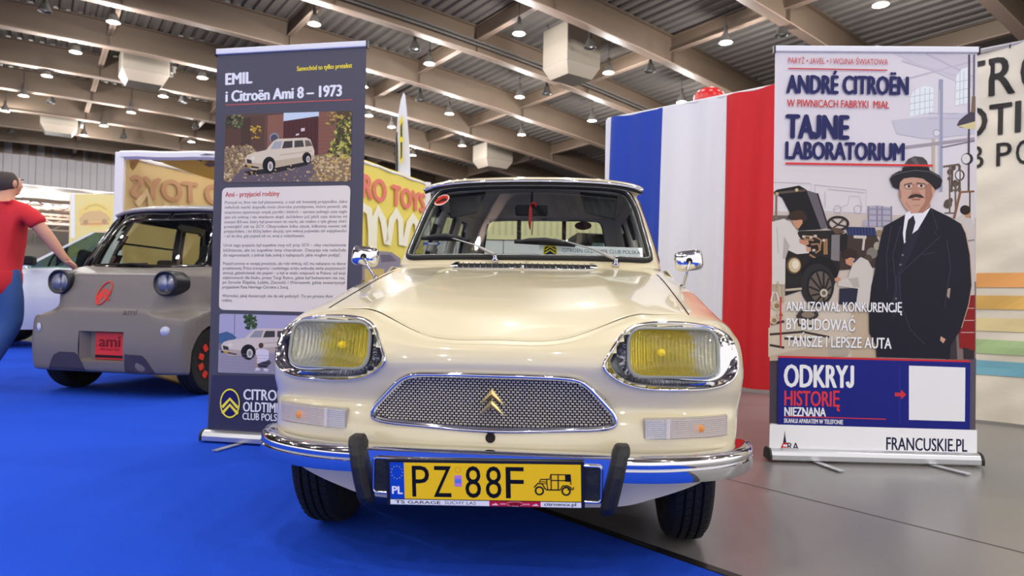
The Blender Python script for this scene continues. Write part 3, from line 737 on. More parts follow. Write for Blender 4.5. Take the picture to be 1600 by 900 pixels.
# ---- grille
def gy(x): return .072 + .20 * x * x
gl = smooth_loop(GRILLE_O, 3)
ring_o = [Vector((x, gy(x) + .010 + .05 * max(0, .5 - z), z)) for x, z in gl]
rings = []
gi = smooth_loop(shrink(GRILLE_O, .020), 3)
for t, d in ((-.02, .02), (0, .004), (.25, -.006), (.55, -.007), (.85, .002), (1, .014)):
    rings.append([Vector((a[0] + (b[0] - a[0]) * t, gy(a[0]) + .010 + d, a[1] + (b[1] - a[1]) * t)) for a, b in zip(gl, gi)])
k = len(gl); v = [p for r in rings for p in r]; f = [(i * k + j, i * k + (j + 1) % k, (i + 1) * k + (j + 1) % k, (i + 1) * k + j) for i in range(5) for j in range(k)]
grille = MB().add(v, f).build('grille', CHROME, car, smooth=True)
gm = MB(); gin = shrink(GRILLE_O, .014); pz, pxw = .0074, .0132; zz = .405; row = 0
while zz < .59:
    n_ = int(.76 / pxw)
    for i in range(n_):
        x = -.38 + (i + .5 * (row % 2)) * pxw
        if not inside(x, zz, gin): continue
        y = gy(x) + .021; w, h = .0044, .0017
        gm.add([(x - w, y + .002, zz - h * .2), (x - w * .5, y - .0022, zz - h), (x + w * .5, y - .0022, zz - h), (x + w, y + .002, zz - h * .2), (x + w * .5, y + .0016, zz + h), (x - w * .5, y + .0016, zz + h)], [(0, 1, 2, 3, 4, 5)])
        for sx in (-1, 1):      # thin legs down to the next strand
            gm.add([(x + sx * w, y + .002, zz), (x + sx * (w + .0007), y + .002, zz + .0008), (x + sx * (pxw * .5 - w * .75), y + .004, zz - pz + .001), (x + sx * (pxw * .5 - w), y + .004, zz - pz)], [(0, 1, 2, 3)])
    zz += pz; row += 1
gm.build('grille_mesh', mat('silver_mesh', (236, 230, 222), rough=.4, metal=.85), grille, solid=.0009)
MB().add([(x, gy(x) + .034, z) for x, z in gin], [tuple(range(len(gin)))]).build('grille_backing', BLACK, grille)
GOLD = mat('pale_gold', (206, 182, 122), rough=.28, metal=1)
def chevron(cx, ztop, hw, hh, th, y, mb):
    # one chevron: two tapered arms with a raised ridge
    for sd in (-1, 1):
        a, b = Vector((cx, y, ztop)), Vector((cx + sd * hw, y + .004, ztop - hh)); ai = Vector((cx, y, ztop - th)); 
        r = Vector((cx, y - .009, ztop - th * .55)); tip = b
        mb.add([a, tip, ai, r], [(0, 1, 3), (3, 1, 2), (0, 3, 2)])
    return mb
m = MB(); chevron(.003, .5415, .038, .049, .024, .072, m); chevron(.003, .5125, .039, .049, .022, .071, m)
m.build('chevron_emblem', GOLD, grille, solid=.003)
for sd in (-1, 1):
    MB().lathe([(0, -.004), (.0065, -.003), (.007, .002)], Matrix.Translation((sd * .350, gy(.35) + .004, .450)) @ Matrix.Rotation(-PI / 2, 4, 'X'), 10).build('grille_screw', GREYM, grille, smooth=True)
# starter handle hole: a dark disc on the skin paints the shade inside
p = on_front(0, .393 + .012)
MB().lathe([(.0150, .004), (.0142, -.0035), (.0128, -.004), (.0122, -.003), (0, -.0028)], Matrix.Translation((0, on_front(0, .3995).y, .3995)) @ Matrix.Rotation(-PI / 2, 4, 'X'), 18).build('crank_hole', mat('hole_shade_black', (30, 22, 18), rough=.9), car, smooth=True)

# ---- indicators
def indicator(sd):
    x0, x1, z0, z1 = .442, .697, .4045, .459
    def slab(xa, xb, za, zb_, d0, d1, n=8):
        m = MB(); R = []
        for i in range(n + 1):
            x = xa + (xb - xa) * i / n; p = on_front(sd * x, (za + zb_) / 2); y = p.y
            R.append([Vector((sd * x, y - d1, za)), Vector((sd * x, y - d1, zb_)), Vector((sd * x, y - d0, zb_)), Vector((sd * x, y - d0, za))])
        return m.sweep(None, R)
    base = slab(x0 - .004, x1 + .003, z0 - .004, z1 + .004, -.012, .006).build('indicator_lamp', mat('indicator_bezel', (176, 168, 156), rough=.3), car, bevel=.002)
    xs = x0 + .062
    PL = mat('ribbed_clear_plastic', (232, 226, 218), rough=.12, coat=.5)
    def ribbed(m, name, base_c, glow_c):
        if name in MATS: return MATS[name]
        mm = mat(name, base_c, rough=.12, coat=.6); N, Lk = mm.node_tree.nodes, mm.node_tree.links; b = N['Principled BSDF']
        tc = N.new('ShaderNodeTexCoord'); w1 = N.new('ShaderNodeTexWave'); w1.bands_direction = 'X'; w1.inputs['Scale'].default_value = 52
        w2 = N.new('ShaderNodeTexWave'); w2.bands_direction = 'Z'; w2.inputs['Scale'].default_value = 52
        ad = N.new('ShaderNodeMath'); ad.operation = 'ADD'; bp = N.new('ShaderNodeBump'); bp.inputs['Strength'].default_value = .6; bp.inputs['Distance'].default_value = .002
        Lk.new(tc.outputs['Object'], w1.inputs[0]); Lk.new(tc.outputs['Object'], w2.inputs[0]); Lk.new(w1.outputs[1], ad.inputs[0]); Lk.new(w2.outputs[1], ad.inputs[1]); Lk.new(ad.outputs[0], bp.inputs['Height']); Lk.new(bp.outputs[0], b.inputs['Normal'])
        b.inputs['Alpha'].default_value = .5; b.inputs['IOR'].default_value = 1.3
        return mm
    slab(x0, xs, z0, z1, 0, .0135, 4).build('side_light_lens', ribbed(PL, 'clear_ribbed_lens', (240, 238, 238), None), base, bevel=.0015)
    slab(xs + .012, x1 - .002, z0, z1, 0, .013, 8).build('turn_signal_lens', ribbed(PL, 'peach_ribbed_lens', (244, 228, 212), None), base, bevel=.0015)
    slab(xs, xs + .012, z0, z1, 0, .012, 2).build('lens_divider', mat('lens_divider', (214, 206, 196), rough=.3), base)
    p = on_front(sd * .60, .43); MB().lathe([(0, -.012), (.012, -.008), (.015, .0), (.01, .012), (0, .014)], Matrix.Translation(p + Vector((0, -.009, 0))) @ Matrix.Diagonal((1.3, .18, 1, 1)), 14).build('amber_bulb', mat('amber_glass', (238, 150, 60), rough=.2), base, smooth=True)
for sd in (-1, 1): indicator(sd)

# ---- bumper: wings swept round the corners, deeper centre section with the recess
WP = [(.33, .002), (.45, .020), (.56, .060), (.66, .120), (.735, .195), (.783, .285), (.803, .37), (.80, .43)]
def wing(sd):
    P = [Vector((x, y, 0)) for x, y in catmull(np.array(WP), 4)]; R = []
    for i, p in enumerate(P):
        t = (P[min(i + 1, len(P) - 1)] - P[max(i - 1, 0)]).normalized(); o = Vector((t.y, -t.x, 0)); f_ = i / (len(P) - 1); zt_ = .366 - .012 * f_; zb_ = .305 - .022 * f_
        end = max(0, (f_ - .86) / .14); sh = 1 - .35 * end * end
        prof = [(-.062, zt_ + .006), (-.03, zt_ + .008), (-.008, zt_ + .003), (-.001, zt_ - .006), (.0, zt_ - .022), (-.004, zt_ - .026), (.002, zt_ - .030), (.001, zb_ + .012), (-.006, zb_), (-.03, zb_ - .002), (-.034, zb_ + .004), (-.012, zb_ + .012), (-.012, zt_ - .012), (-.062, zt_)]
        R.append([Vector((sd * (p.x + o.x * w), p.y + o.y * w, .335 + (z - .335) * sh)) for w, z in prof])
    return MB().sweep(None, R)
bump = MB()
bx = [-.352, -.30, -.15, 0, .15, .30, .352]
prof = [(.062, .374), (.03, .377), (.006, .375), (-.002, .370), (-.003, .355), (-.003, .262), (.004, .250), (.03, .246), (.03, .254), (.012, .262), (.012, .366), (.062, .367)]
bump.sweep(None, [[Vector((x, y - .004 * math.cos(x * 4), z)) for y, z in prof] for x in bx])
bumper = bump.build('front_bumper', CHROME, car, smooth=True, autos=35)
for sd in (-1, 1): wing(sd).build('bumper_wing', CHROME, bumper, smooth=True, autos=50)
rc = MB().prism(rrect(-.315, .256, .315, .352, .012), lambda u, v, d: Vector((u, d, v)), -.0075, -.0045); rc.build('plate_recess', mat('flaking_black', (16, 16, 18), rough=.45, noise=.8, nscale=40, bump=.3, bscale=30), bumper)
MB().tube([(x, -.0095, z) for x, z in rrect(-.315, .256, .315, .352, .012)], .0045, 6, closed=True).build('recess_frame', CHROME, bumper, smooth=True)
for sd in (-1, 1):
    # rubber overrider, leaning in towards its foot
    R = []
    for z, xc, w, y0, d in ((.408, .372, .014, -.006, .05), (.403, .371, .020, -.020, .06), (.388, .367, .0235, -.032, .07), (.362, .360, .0215, -.042, .06), (.33, .354, .0205, -.046, .05), (.285, .345, .0205, -.044, .05), (.245, .336, .021, -.038, .05), (.230, .333, .020, -.030, .045), (.223, .332, .015, -.018, .03)):
        R.append([Vector((sd * (xc + a * w), y0 + b * d, z)) for a, b in ((-1, .95), (-1, .35), (-.45, 0), (.45, 0), (1, .35), (1, .95))])
    MB().sweep(None, R).build('overrider', RUBBER, bumper, bevel=.004)

# ---- number plate: yellow, tilted a touch
plM = Matrix.Translation((-.002, -.018, .3015)) @ Matrix.Rotation(math.radians(-1.6), 4, 'Y') @ Matrix.Rotation(math.radians(4), 4, 'X')
def plf(u, v, d): return plM @ Vector((u, d, v))
plate = MB().prism(rrect(-.272, -.069, .272, .058, .006), plf, -.004, .010).build('number_plate', mat('plate_holder', (14, 14, 15), rough=.4), car)
YELP = (255, 206, 20)
pa = Art(plM @ Vector((0, -.0045, 0)), plM.to_3x3() @ Vector((1, 0, 0)), plM.to_3x3() @ Vector((0, 0, 1)))
def rect(a, x0, y0, x1, y1, col): a.poly([(x0, y0), (x1, y0), (x1, y1), (x0, y1)], col, px=False)
rect(pa, -.262, -.0505, .262, .0505, YELP); rect(pa, -.262, -.0505, -.222, .0505, (12, 70, 190))
for i in range(12):
    w = 2 * PI * i / 12; pa.poly(ell(-.242 + .0155 * math.cos(w), .023 + .0175 * math.sin(w), .0013, .0013, 6), (240, 220, 60), px=False)
pa.text('PL', (-.256, -.037), (-.2275, -.037), .021, (245, 245, 250), .03, px=False)
for ch, x0, x1 in (('P', -.200, -.152), ('Z', -.140, -.091), ('8', -.052, -.009), ('8', .004, .047), ('F', .059, .108)):
    pa.text(ch, (x0, -.044), (x1, -.044), .086, (12, 12, 14), .0, px=False)
pa.poly(rrect(-.082, -.014, -.062, .017, .003), (196, 130, 214), px=False); rect(pa, -.081, -.005, -.063, .007, (96, 130, 220))
pa.ring(ell(-.072, .032, .008, .007, 14), .0012, (214, 160, 16))
# little vintage car symbol
K = (12, 12, 14)
for cx in (.150, .222):
    pa.ring(ell(cx, -.022, .0105, .0105, 20), .0045, K)
pa.line([(.136, -.013), (.146, -.002), (.158, -.003), (.165, -.016), (.170, -.019), (.206, -.019), (.213, -.008), (.226, -.007), (.237, -.014)], .0035, K, px=False)
pa.line([(.150, 0), (.153, .009), (.178, .010), (.181, .023), (.234, .023), (.235, -.004)], .003, K, px=False)
rect(pa, .2195, .004, .235, .024, K); pa.line([(.182, .022), (.182, -.018)], .003, K, px=False); pa.line([(.201, .022), (.201, -.018)], .003, K, px=False)
pa.line([(.182, .007), (.220, .007)], .003, K, px=False); pa.line([(.17, .010), (.172, -.017)], .0025, K, px=False); pa.line([(.152, .003), (.172, .003)], .002, K, px=False); pa.line([(.152, -.002), (.172, -.002)], .002, K, px=False)
pa.line([(.226, -.018), (.242, -.016), (.242, -.010)], .003, K, px=False)
pa.text('', (0, 0), (1, 0), .01, K, px=False) if False else None
rect(pa, -.262, -.0665, .013, -.0525, (240, 240, 240)); rect(pa, .013, -.0665, .153, -.0525, (196, 24, 60)); rect(pa, .153, -.0665, .262, -.0525, (240, 240, 240))
pa.text('TS', (-.248, -.0635), (-.222, -.0635), .0085, K, .03, px=False); pa.text('GARAGE', (-.213, -.0635), (-.122, -.0635), .0078, K, .02, px=False)
pa.text('SUCHY LAS', (-.110, -.0635), (-.024, -.0635), .0085, K, .0, px=False); pa.text('citroencx.pl', (.163, -.0625), (.248, -.0625), .0085, K, .025, px=False)
pa.poly(ell(.083, -.0595, .022, .0062, 20), (168, 12, 40), px=False); pa.ring(ell(.083, -.0595, .022, .0062, 20), .0008, (240, 220, 224))
for cx in (.072, .095): pa.poly(ell(cx, -.0635, .0022, .0022, 10), (30, 10, 14), px=False)
pa.poly([(.067, -.0625), (.069, -.059), (.076, -.0585), (.08, -.0565), (.09, -.0565), (.095, -.059), (.099, -.060), (.099, -.0625)], (140, 10, 34), px=False)
pa.text('auto', (.043, -.0615), (.058, -.0615), .0045, (240, 220, 224), .02, px=False); pa.text('serwis', (.107, -.0615), (.123, -.0615), .0045, (240, 220, 224), .02, px=False)
for x0 in (.019, .129): pa.poly([(x0, -.0635), (x0 + .005, -.060), (x0 + .009, -.0605), (x0 + .011, -.0565), (x0 + .014, -.060), (x0 + .02, -.0635)], (240, 220, 224), px=False)
pa.build('plate_lettering', plate, print_mat('plate_ink', .4))

# ---- vent under the screen, hood latch, wipers
vb = MB(); vb.sweep(None, [[Vector((x, 1.195, 0)) + Vector((0, a, on_top(x, 1.2).z + b)) for a, b in ((-.026, .001), (-.004, .006), (.026, .022), (.034, .012), (.034, -.004), (-.022, -.006))] for x in (-.315, -.2, -.1, 0, .1, .2, .315)])
vent = vb.build('vent_grille', BLACK, car)
for i in range(24):
    x = -.304 + i * .0264; z = on_top(x, 1.2).z
    MB().tube([(x + .004, 1.168, z + .002), (x, 1.190, z + .009), (x - .003, 1.222, z + .0245)], .0026, 6).build('vent_fin', CHROME, vent, smooth=True)
for sd in (-1, 1): MB().prism([(sd * .300, 1.178), (sd * .335, 1.178), (sd * .318, 1.236), (sd * .300, 1.236)], lambda u, v, d: Vector((u, v, on_top(u, 1.2).z + .006 + d + (v - 1.178) * .3)), 0, .006).build('vent_end', CHROME, vent)
MB().tube([(x, 1.167, on_top(x, 1.167).z + .003) for x in (-.32, -.2, -.1, 0, .1, .2, .32)], .0032, 6).build('vent_lip', CHROME, vent, smooth=True)
z = on_top(0, 1.16).z; MB().lathe([(0, .02), (.006, .019), (.007, .01), (.007, -.002)], Matrix.Translation((0, 1.145, z)), 12).build('hood_latch', CHROME2, car, smooth=True)
def wiper(piv, tip_in, blade0, blade1):
    pz = on_ws(piv[0], piv[1] + .012); base = Vector((piv[0], pz.y - .045, piv[1] - .004))
    w = MB().lathe([(.016, -.012), (.016, .002), (.010, .008), (.009, .022), (.004, .027), (0, .027)], Matrix.Translation(base) @ Matrix.Rotation(.5, 4, 'X'), 14).build('wiper', CHROME2, car, smooth=True)
    mid = on_ws(piv[0] + (tip_in[0] - piv[0]) * .35, piv[1] + .01 + (tip_in[1] - piv[1]) * .35, .03); tp = on_ws(*tip_in, .026); hd = base + Vector((0, -.006, .02))
    MB().tube([hd, hd.lerp(mid, .55) + Vector((0, -.01, 0)), mid, tp], [.007, .0085, .0046, .0036], 8).build('wiper_arm', mat('silver_arm', (176, 174, 170), rough=.42, metal=.8), w, smooth=True)
    n = 8; bl = [on_ws(blade0[0] + (blade1[0] - blade0[0]) * i / n, blade0[1] + (blade1[1] - blade0[1]) * i / n, .010) for i in range(n + 1)]
    MB().tube(bl, .0105, 6).build('wiper_blade', RUBBER, w, smooth=True)
    br = MB(); q = [p + (on_ws(0, 1.1, .02) - on_ws(0, 1.1, 0)).normalized() * .0 for p in bl]
    nn = Vector((0, -.75, .65)); br.tube([bl[1] + nn * .004, bl[2] + nn * .012, bl[4] + nn * .020, bl[6] + nn * .012, bl[7] + nn * .004], [.008, .012, .0135, .012, .008], 6); br.build('blade_bridge', RUBBER, w, smooth=True)
wiper((-.145, .992), (-.43, 1.098), (-.535, 1.093), (-.285, 1.082))
wiper((.422, .978), (.13, 1.082), (-.062, 1.075), (.232, 1.060))

# ---- door mirrors on the fenders
def mirror(sd, foot, head):
    f_ = Vector(foot); h = Vector(head)
    m = MB(); K_ = 20; rings = []
    for r, y in ((.35, -.038), (.75, -.034), (.93, -.022), (1.0, -.004), (1.0, .006), (.97, .010)):
        rings.append([Vector((a * r, y, b * r)) for a, b in rrect(-.058, -.043, .058, .043, .028, 4)])
    mm = m.sweep(None, rings).build('wing_mirror', CHROME, car, smooth=True)
    mm.matrix_basis = Matrix.Translation(h) @ Matrix.Rotation(sd * math.radians(-12), 4, 'Z') @ Matrix.Rotation(sd * math.radians(-7), 4, 'Y')
    inv = mm.matrix_basis.inverted()
    MB().add([inv @ (mm.matrix_basis @ Vector((a * .93, .011, b * .93))) for a, b in rrect(-.058, -.043, .058, .043, .028, 4)], [tuple(range(20))]).build('mirror_glass', mat('mirror_glass', (240, 240, 240), rough=.01, metal=1), mm)
    j = h + Vector((-sd * .004, -.044, -.003))
    MB().tube([inv @ p for p in (j + Vector((0, .012, 0)), j + Vector((0, -.004, -.004)), j.lerp(f_, .55) + Vector((0, -.01, 0)), f_ + (j - f_).normalized() * .02, f_)], [.006, .0055, .0055, .0055, .006], 8).build('mirror_stalk', CHROME2, mm, smooth=True)
    MB().lathe([(.011, -.003), (.011, .006), (.006, .013), (0, .014)], Matrix.Translation(inv @ f_), 12).build('mirror_foot', CHROME2, mm, smooth=True)
    MB().lathe([(0, -.008), (.01, -.007), (.013, .0), (.013, .01)], Matrix.Translation(inv @ (j + Vector((0, .004, 0)))) @ Matrix.Rotation(-PI / 2, 4, 'X'), 12).build('mirror_joint', BLACK, mm, smooth=True)
def body_at(px, py):
    o = CARI @ Vector((0, 0, EYE)); d = (CARI.to_3x3() @ ray(px, py)).normalized(); h = BODY.ray_cast(o, d); return h[0] if h[0] is not None else BODY.find_nearest(lcar(px, py, 1.0))[0]
mirror(-1, body_at(587, 436), lcar(571, 401, 1.02)); mirror(1, body_at(1068, 446), lcar(1076, 408, 1.02))

# ---- wheels
def wheel(loc, steer=0):
    w = MB(); prof = [(.185, -.055), (.21, -.064), (.245, -.070), (.268, -.066), (.281, -.054), (.287, -.044), (.287, -.030), (.280, -.029), (.280, -.024), (.288, -.023), (.289, -.003), (.282, -.002), (.282, .002), (.289, .003), (.288, .023), (.280, .024), (.280, .029), (.287, .030), (.287, .044), (.281, .054), (.268, .066), (.245, .070), (.21, .064), (.185, .055)]
    RX = Matrix.Rotation(PI / 2, 4, 'Y')
    ty = w.lathe(prof, RX, 64).build('wheel', TYRE, car, smooth=True, autos=40); ty.location = loc; ty.rotation_euler = (0, 0, steer)
    tr = MB()
    for k in range(58):
        for (x0, x1, off) in ((-.052, -.031, 0), (-.022, -.004, .5), (.004, .022, 0), (.031, .052, .5)):
            a = 2 * PI * (k + off) / 58; sl = .035 if x0 < 0 else -.035; q = []
            for x, da in ((x0, 0), (x1, sl), (x1, sl + .072), (x0, .072)):
                r = .2915 - max(0, abs(x) - .042) * .5
                q.append(Vector((x, r * math.sin(a + da), r * math.cos(a + da))))
            tr.add(q + [p * .985 for p in q], [(0, 1, 2, 3), (4, 5, 1, 0), (5, 6, 2, 1), (6, 7, 3, 2), (7, 4, 0, 3)])
    tr.build('tyre_tread', TYRE, ty)
    MB().lathe([(.185, .05), (.18, .03), (.16, .022), (.09, .03), (.085, .05), (.06, .062), (0, .066)], RX @ Matrix.Rotation(0 if loc[0] > 0 else PI, 4, 'X') if False else (RX if loc[0] > 0 else Matrix.Rotation(-PI / 2, 4, 'Y')), 40).build('wheel_rim', mat('pale_wheel', (214, 208, 196), rough=.35), ty, smooth=True)
car.location.z = .0015
for sx in (-1, 1):
    wheel((sx * .607, .535, .2915)); wheel((sx * .60, 2.62, .2915))
    MB().tube([(sx * .1, .545, .3), (sx * .53, .535, .2915)], .03, 8).build('drive_shaft', BLACK, car)

# ---- stickers inside the screen
def sticker(name, fn, col, ring):
    m = MB(); a = [fn(x, z) for x, z in ell(0, 0, 1, 1, 24)]; b = [fn(x * .86, z * .80) for x, z in ell(0, 0, 1, 1, 24)]
    m.add(a, [tuple(range(24))], 0, srgb(*ring)); m.add([p + Vector((0, -.0006, .0003)) for p in b], [tuple(range(24))], 0, srgb(*col))
    return m
s1 = sticker('s', lambda u, v: on_ws(-.473 + u * .041, 1.316 + v * .031 + u * .010, .0015), (214, 62, 40), (246, 214, 200))
m = [on_ws(-.473 + x * .041, 1.316 + z * .031 + x * .010, .003) for x, z in ((-.7, -.45), (-.55, -.1), (-.2, 0), (0, .25), (.4, .25), (.6, 0), (.75, -.1), (.7, -.4))]
s1.add(m, [tuple(range(8))], 0, srgb(70, 16, 14)); s1.build('round_sticker', print_mat(), car, fixn=False)
s2 = MB(); pts = [on_ws(x, z, -.002) for x, z in rrect(-.527, 1.064, -.437, 1.078, .006)]; s2.add(pts, [tuple(range(len(pts)))], 0, srgb(70, 100, 190))
pts = [on_ws(x, z, -.0015) for x, z in rrect(-.500, 1.066, -.45, 1.076, .004)]; s2.add(pts, [tuple(range(len(pts)))], 0, srgb(215, 205, 190)); s2.build('small_sticker', print_mat(), car, fixn=False)

s3 = MB(); pts = [on_rear(x, z) + Vector((0, -.004, 0)) for x, z in ell(.285, 1.352, .062, .030, 24)]; s3.add(pts, [tuple(range(24))], 0, srgb(150, 100, 90)); s3.build('rear_sticker', print_mat(), car, fixn=False)
# ---- loose things in the cabin
pn = thing('ribbon_pendant', 'red ribbon hanging from the mirror inside the cream car', 'pendant', (0, 0, 0)); pn.matrix_basis = CARM.copy()
MB().tube([(-.004, 1.645, 1.30), (-.003, 1.64, 1.27), (-.004, 1.642, 1.235), (-.006, 1.642, 1.20), (-.004, 1.642, 1.165)], [.003, .009, .010, .008, .002], 6, sy=.4).build('red_tassel', mat('red_ribbon', (196, 36, 34), rough=.7), pn, smooth=True)
MB().tube([(-.004, 1.643, 1.292), (.012, 1.64, 1.306), (.024, 1.64, 1.298), (.022, 1.64, 1.282)], [.006, .008, .008, .005], 6).build('red_bow', MATS['red_ribbon'], pn, smooth=True)
MB().tube([(.008, 1.643, 1.29), (.010, 1.645, 1.2), (.006, 1.645, 1.14)], .0022, 5).build('cord', mat('dark_cord', (50, 44, 30), rough=.8), pn)
# club sign standing behind the screen
so = on_ws(.300, 1.03); sg = thing('window_sign', 'long white club sign with navy lettering behind the windscreen of the cream car', 'sign'); sg.matrix_basis = CARM.copy()
A0, A1 = on_ws(.060, 1.062), on_ws(.556, 1.058); A0 = Vector((.058, 1.415, 1.069)); A1 = Vector((.556, 1.452, 1.061)); dn = Vector((0, -.058, -.075))
up = -dn.normalized(); U_ = (A1 - A0).normalized(); nn = U_.cross(up).normalized()
bd = MB(); bd.sweep(None, [[A0 + nn * .001, A1 + nn * .001, A1 - nn * .003, A0 - nn * .003], [A0 + dn + nn * .001, A1 + dn + nn * .001, A1 + dn - nn * .003, A0 + dn - nn * .003]]).build('sign_board', mat('white_card', (236, 236, 238), rough=.4), sg)
sa = Art(A0 + dn + nn * .001, U_, up); L_ = (A1 - A0).length
sa.text('CITROËN OLDTIMER CLUB POLSKA', (.112, .052), (L_ - .012, .052), .023, (44, 52, 70), .0, px=False)
sa.text('www.citroen-oldtimer-club.pl', (.150, .016), (L_ - .03, .016), .020, (60, 66, 80), -.004, px=False)
sa.poly(rrect(.020, .018, .088, .090, .022), (236, 214, 40), px=False); sa.poly(rrect(.026, .024, .082, .084, .018), (24, 30, 64), px=False)
for dz in (0, .02): sa.line([(.030, .040 + dz), (.054, .062 + dz), (.078, .040 + dz)], .008, (236, 214, 40), px=False)
sa.build('sign_lettering', None).parent = bpy.data.objects['sign_board']
# ================================================================== ROLL-UP BANNERS
ALU = mat('brushed_aluminium', (205, 206, 210), rough=.28, metal=.9)
RAIL = mat('white_rail', (238, 238, 240), rough=.35)
def rollup(label, L0, L1, ztop, sheet, foot_px, caps):
    """L0, L1: floor points under the left and right edge of the print"""
    a, b = Vector(L0), Vector(L1); U = (b - a).normalized(); W_ = (b - a).length; yaw = math.atan2(U.y, U.x)
    t = thing('roll_up_banner', label, 'banner', a + Vector((0, 0, .0015)), yaw)
    # local frame: x along the sheet, -y towards the viewer
    MB().add([(0, 0, .06), (W_, 0, .06), (W_, 0, ztop - .012), (0, 0, ztop - .012)], [(0, 1, 2, 3)]).build('print_panel', mat(*sheet), t, solid=.0006)
    prof = [(-.045, .010), (-.045, .036), (-.036, .056), (-.018, .066), (.02, .066), (.045, .05), (.05, .010)]
    MB().sweep(None, [[Vector((x, y, z)) for y, z in prof] for x in (-.008, W_ + .008)]).build('cassette', ALU, t, bevel=.004)
    for x, s in ((-.008, -1), (W_ + .008, 1)):
        MB().sweep(None, [[Vector((x + s * d, y * 1.06, .035 + (z - .035) * 1.07)) for y, z in prof] for d in (0, .012)]).build('end_cap', mat('black_plastic', (24, 24, 26), rough=.45), t, bevel=.002)
    MB().box((W_ / 2, 0, ztop), (W_ + .008, .022, .032)).build('top_rail', RAIL, t, bevel=.005)
    for x, s in ((-.005, -1), (W_ + .005, 1)): MB().box((x, 0, ztop - .004), (.008, .026, .042)).build('rail_cap', mat('black_plastic', (24, 24, 26)), t, bevel=.002)
    MB().tube([(W_ / 2, .03, .06), (W_ / 2, .03, ztop)], .009, 8).build('support_pole', GREYM, t)
    for fx, dx in foot_px: MB().box((fx + dx / 2, -.10, .006), (.035, .24, .006), Matrix.Rotation(math.atan2(dx, .22), 3, 'Z')).build('foot', ALU, t, bevel=.001)
    return t, a, U, W_
# ---------------------------------------------------------------- the dark banner
t1, a1, U1, W1 = rollup('dark slate roll-up banner with car photos and cream text panel, left of the cream car', (-1.640, 3.665, 0), (-.786, 3.505, 0), 2.126, ('slate_vinyl', (72, 70, 84), .45), [(.225, -.03), (.63, .03)], 0)
A = Art(a1 + Vector((0, 0, 0)) + U1.cross(Vector((0, 0, 1))) * .0008, U1, (0, 0, 1))
A.n = U1.cross(Vector((0, 0, 1)))
WHT = (240, 240, 242)
# lower part of the sheet is printed in a deeper navy
A.poly([(331, 586), (566, 590), (566, 706), (325, 671)], (52, 52, 82), k=1)
A.text('Samochód to tylko pretekst', (464, 111), (550, 105.6), 7.2, (250, 228, 60), .02)
A.text('EMIL', (353, 132.5), (393.5, 129.8), 17.4, WHT, .035)
A.text('i Citroën Ami 8 – 1973', (353, 159), (533.4, 149.8), 16.6, WHT, .035)
A.line([(352.3, 164.2), (550.8, 155.6)], .005, (206, 96, 90))
def on(q, u, v):
    """point of a picture with corners q (TL, TR, BR, BL) at fractions u, v (v from the top)"""
    (ax, ay), (bx_, by), (cx, cy), (dx, dy) = q
    return (ax * (1 - u) * (1 - v) + bx_ * u * (1 - v) + cx * u * v + dx * (1 - u) * v, ay * (1 - u) * (1 - v) + by * u * (1 - v) + cy * u * v + dy * (1 - u) * v)
Q1 = ((352.8, 179.2), (549.6, 173.2), (548.3, 283.3), (349.8, 285.4))
def P1(L, col, q=Q1): A.poly([on(q, u, v) for u, v in L], col)
rnd = random.Random(3)
def blobs(q, n, u0, v0, u1, v1, cols, smin, smax, clip=None, asp=1.7):
    groups = {}
    for _ in range(n):
        u, v = rnd.uniform(u0, u1), rnd.uniform(v0, v1)
        if clip and not inside(u, v, clip): continue
        s = rnd.uniform(smin, smax); r = rnd.uniform(0, PI); pts = []
        for k in range(5):
            w = r + 2 * PI * k / 5; rr = s * rnd.uniform(.6, 1.1); pts.append(on(q, min(1, max(0, u + rr * math.cos(w))), min(1, max(0, v + rr * asp * math.sin(w)))))
        groups.setdefault(rnd.choice(cols), []).append(pts)
    for c, L in groups.items(): A.polys(L, c)
rc_ = rrect(0, 0, 1, 1, .03, 4)
P1(rc_, (96, 72, 62))
# old brick yard wall, gate, sky strip
P1([(0, .06), (.31, .03), (.31, .52), (0, .5)], (92, 66, 54)); P1([(.12, .06), (.2, .05), (.2, .5), (.13, .5)], (76, 56, 48))
P1([(.33, .03), (.46, .02), (.46, .5), (.33, .5)], (142, 96, 78)); P1([(.31, .04), (.335, .04), (.335, .55), (.31, .55)], (104, 74, 64))
P1([(.46, .0), (.74, 0), (.74, .07), (.46, .12)], (206, 222, 232)); P1([(.46, .12), (.735, .06), (.735, .62), (.46, .6)], (84, 46, 46))
for k in range(9): P1([(.47 + k * .03, .12), (.474 + k * .03, .12), (.474 + k * .03, .55), (.47 + k * .03, .55)], (68, 36, 38))
P1([(.60, .23), (.63, .225), (.63, .27), (.60, .275)], (220, 206, 200)); P1([(.56, .31), (.585, .30), (.585, .325), (.56, .335)], (220, 210, 206))
P1([(.74, .0), (.88, 0), (.88, .55), (.74, .62)], (138, 92, 76)); P1([(.88, 0), (1, 0), (1, .6), (.88, .55)], (88, 68, 54))
for k in range(10): P1([(.745, .04 + k * .055), (.87, .035 + k * .053), (.87, .04 + k * .053), (.745, .046 + k * .055)], (120, 80, 66))
P1(ell(.39, .36, .038, .075), (150, 150, 156)); P1(ell(.39, .37, .030, .062), (84, 80, 92))
blobs(Q1, 60, 0, 0, .14, .2, [(88, 96, 60), (64, 70, 46), (128, 130, 90), (60, 54, 42)], .008, .02)
blobs(Q1, 26, .2, .18, .29, .36, [(206, 168, 60), (190, 150, 50), (220, 190, 90)], .006, .014)
blobs(Q1, 40, .8, 0, 1, .2, [(150, 140, 64), (190, 170, 80), (96, 90, 52)], .008, .018)
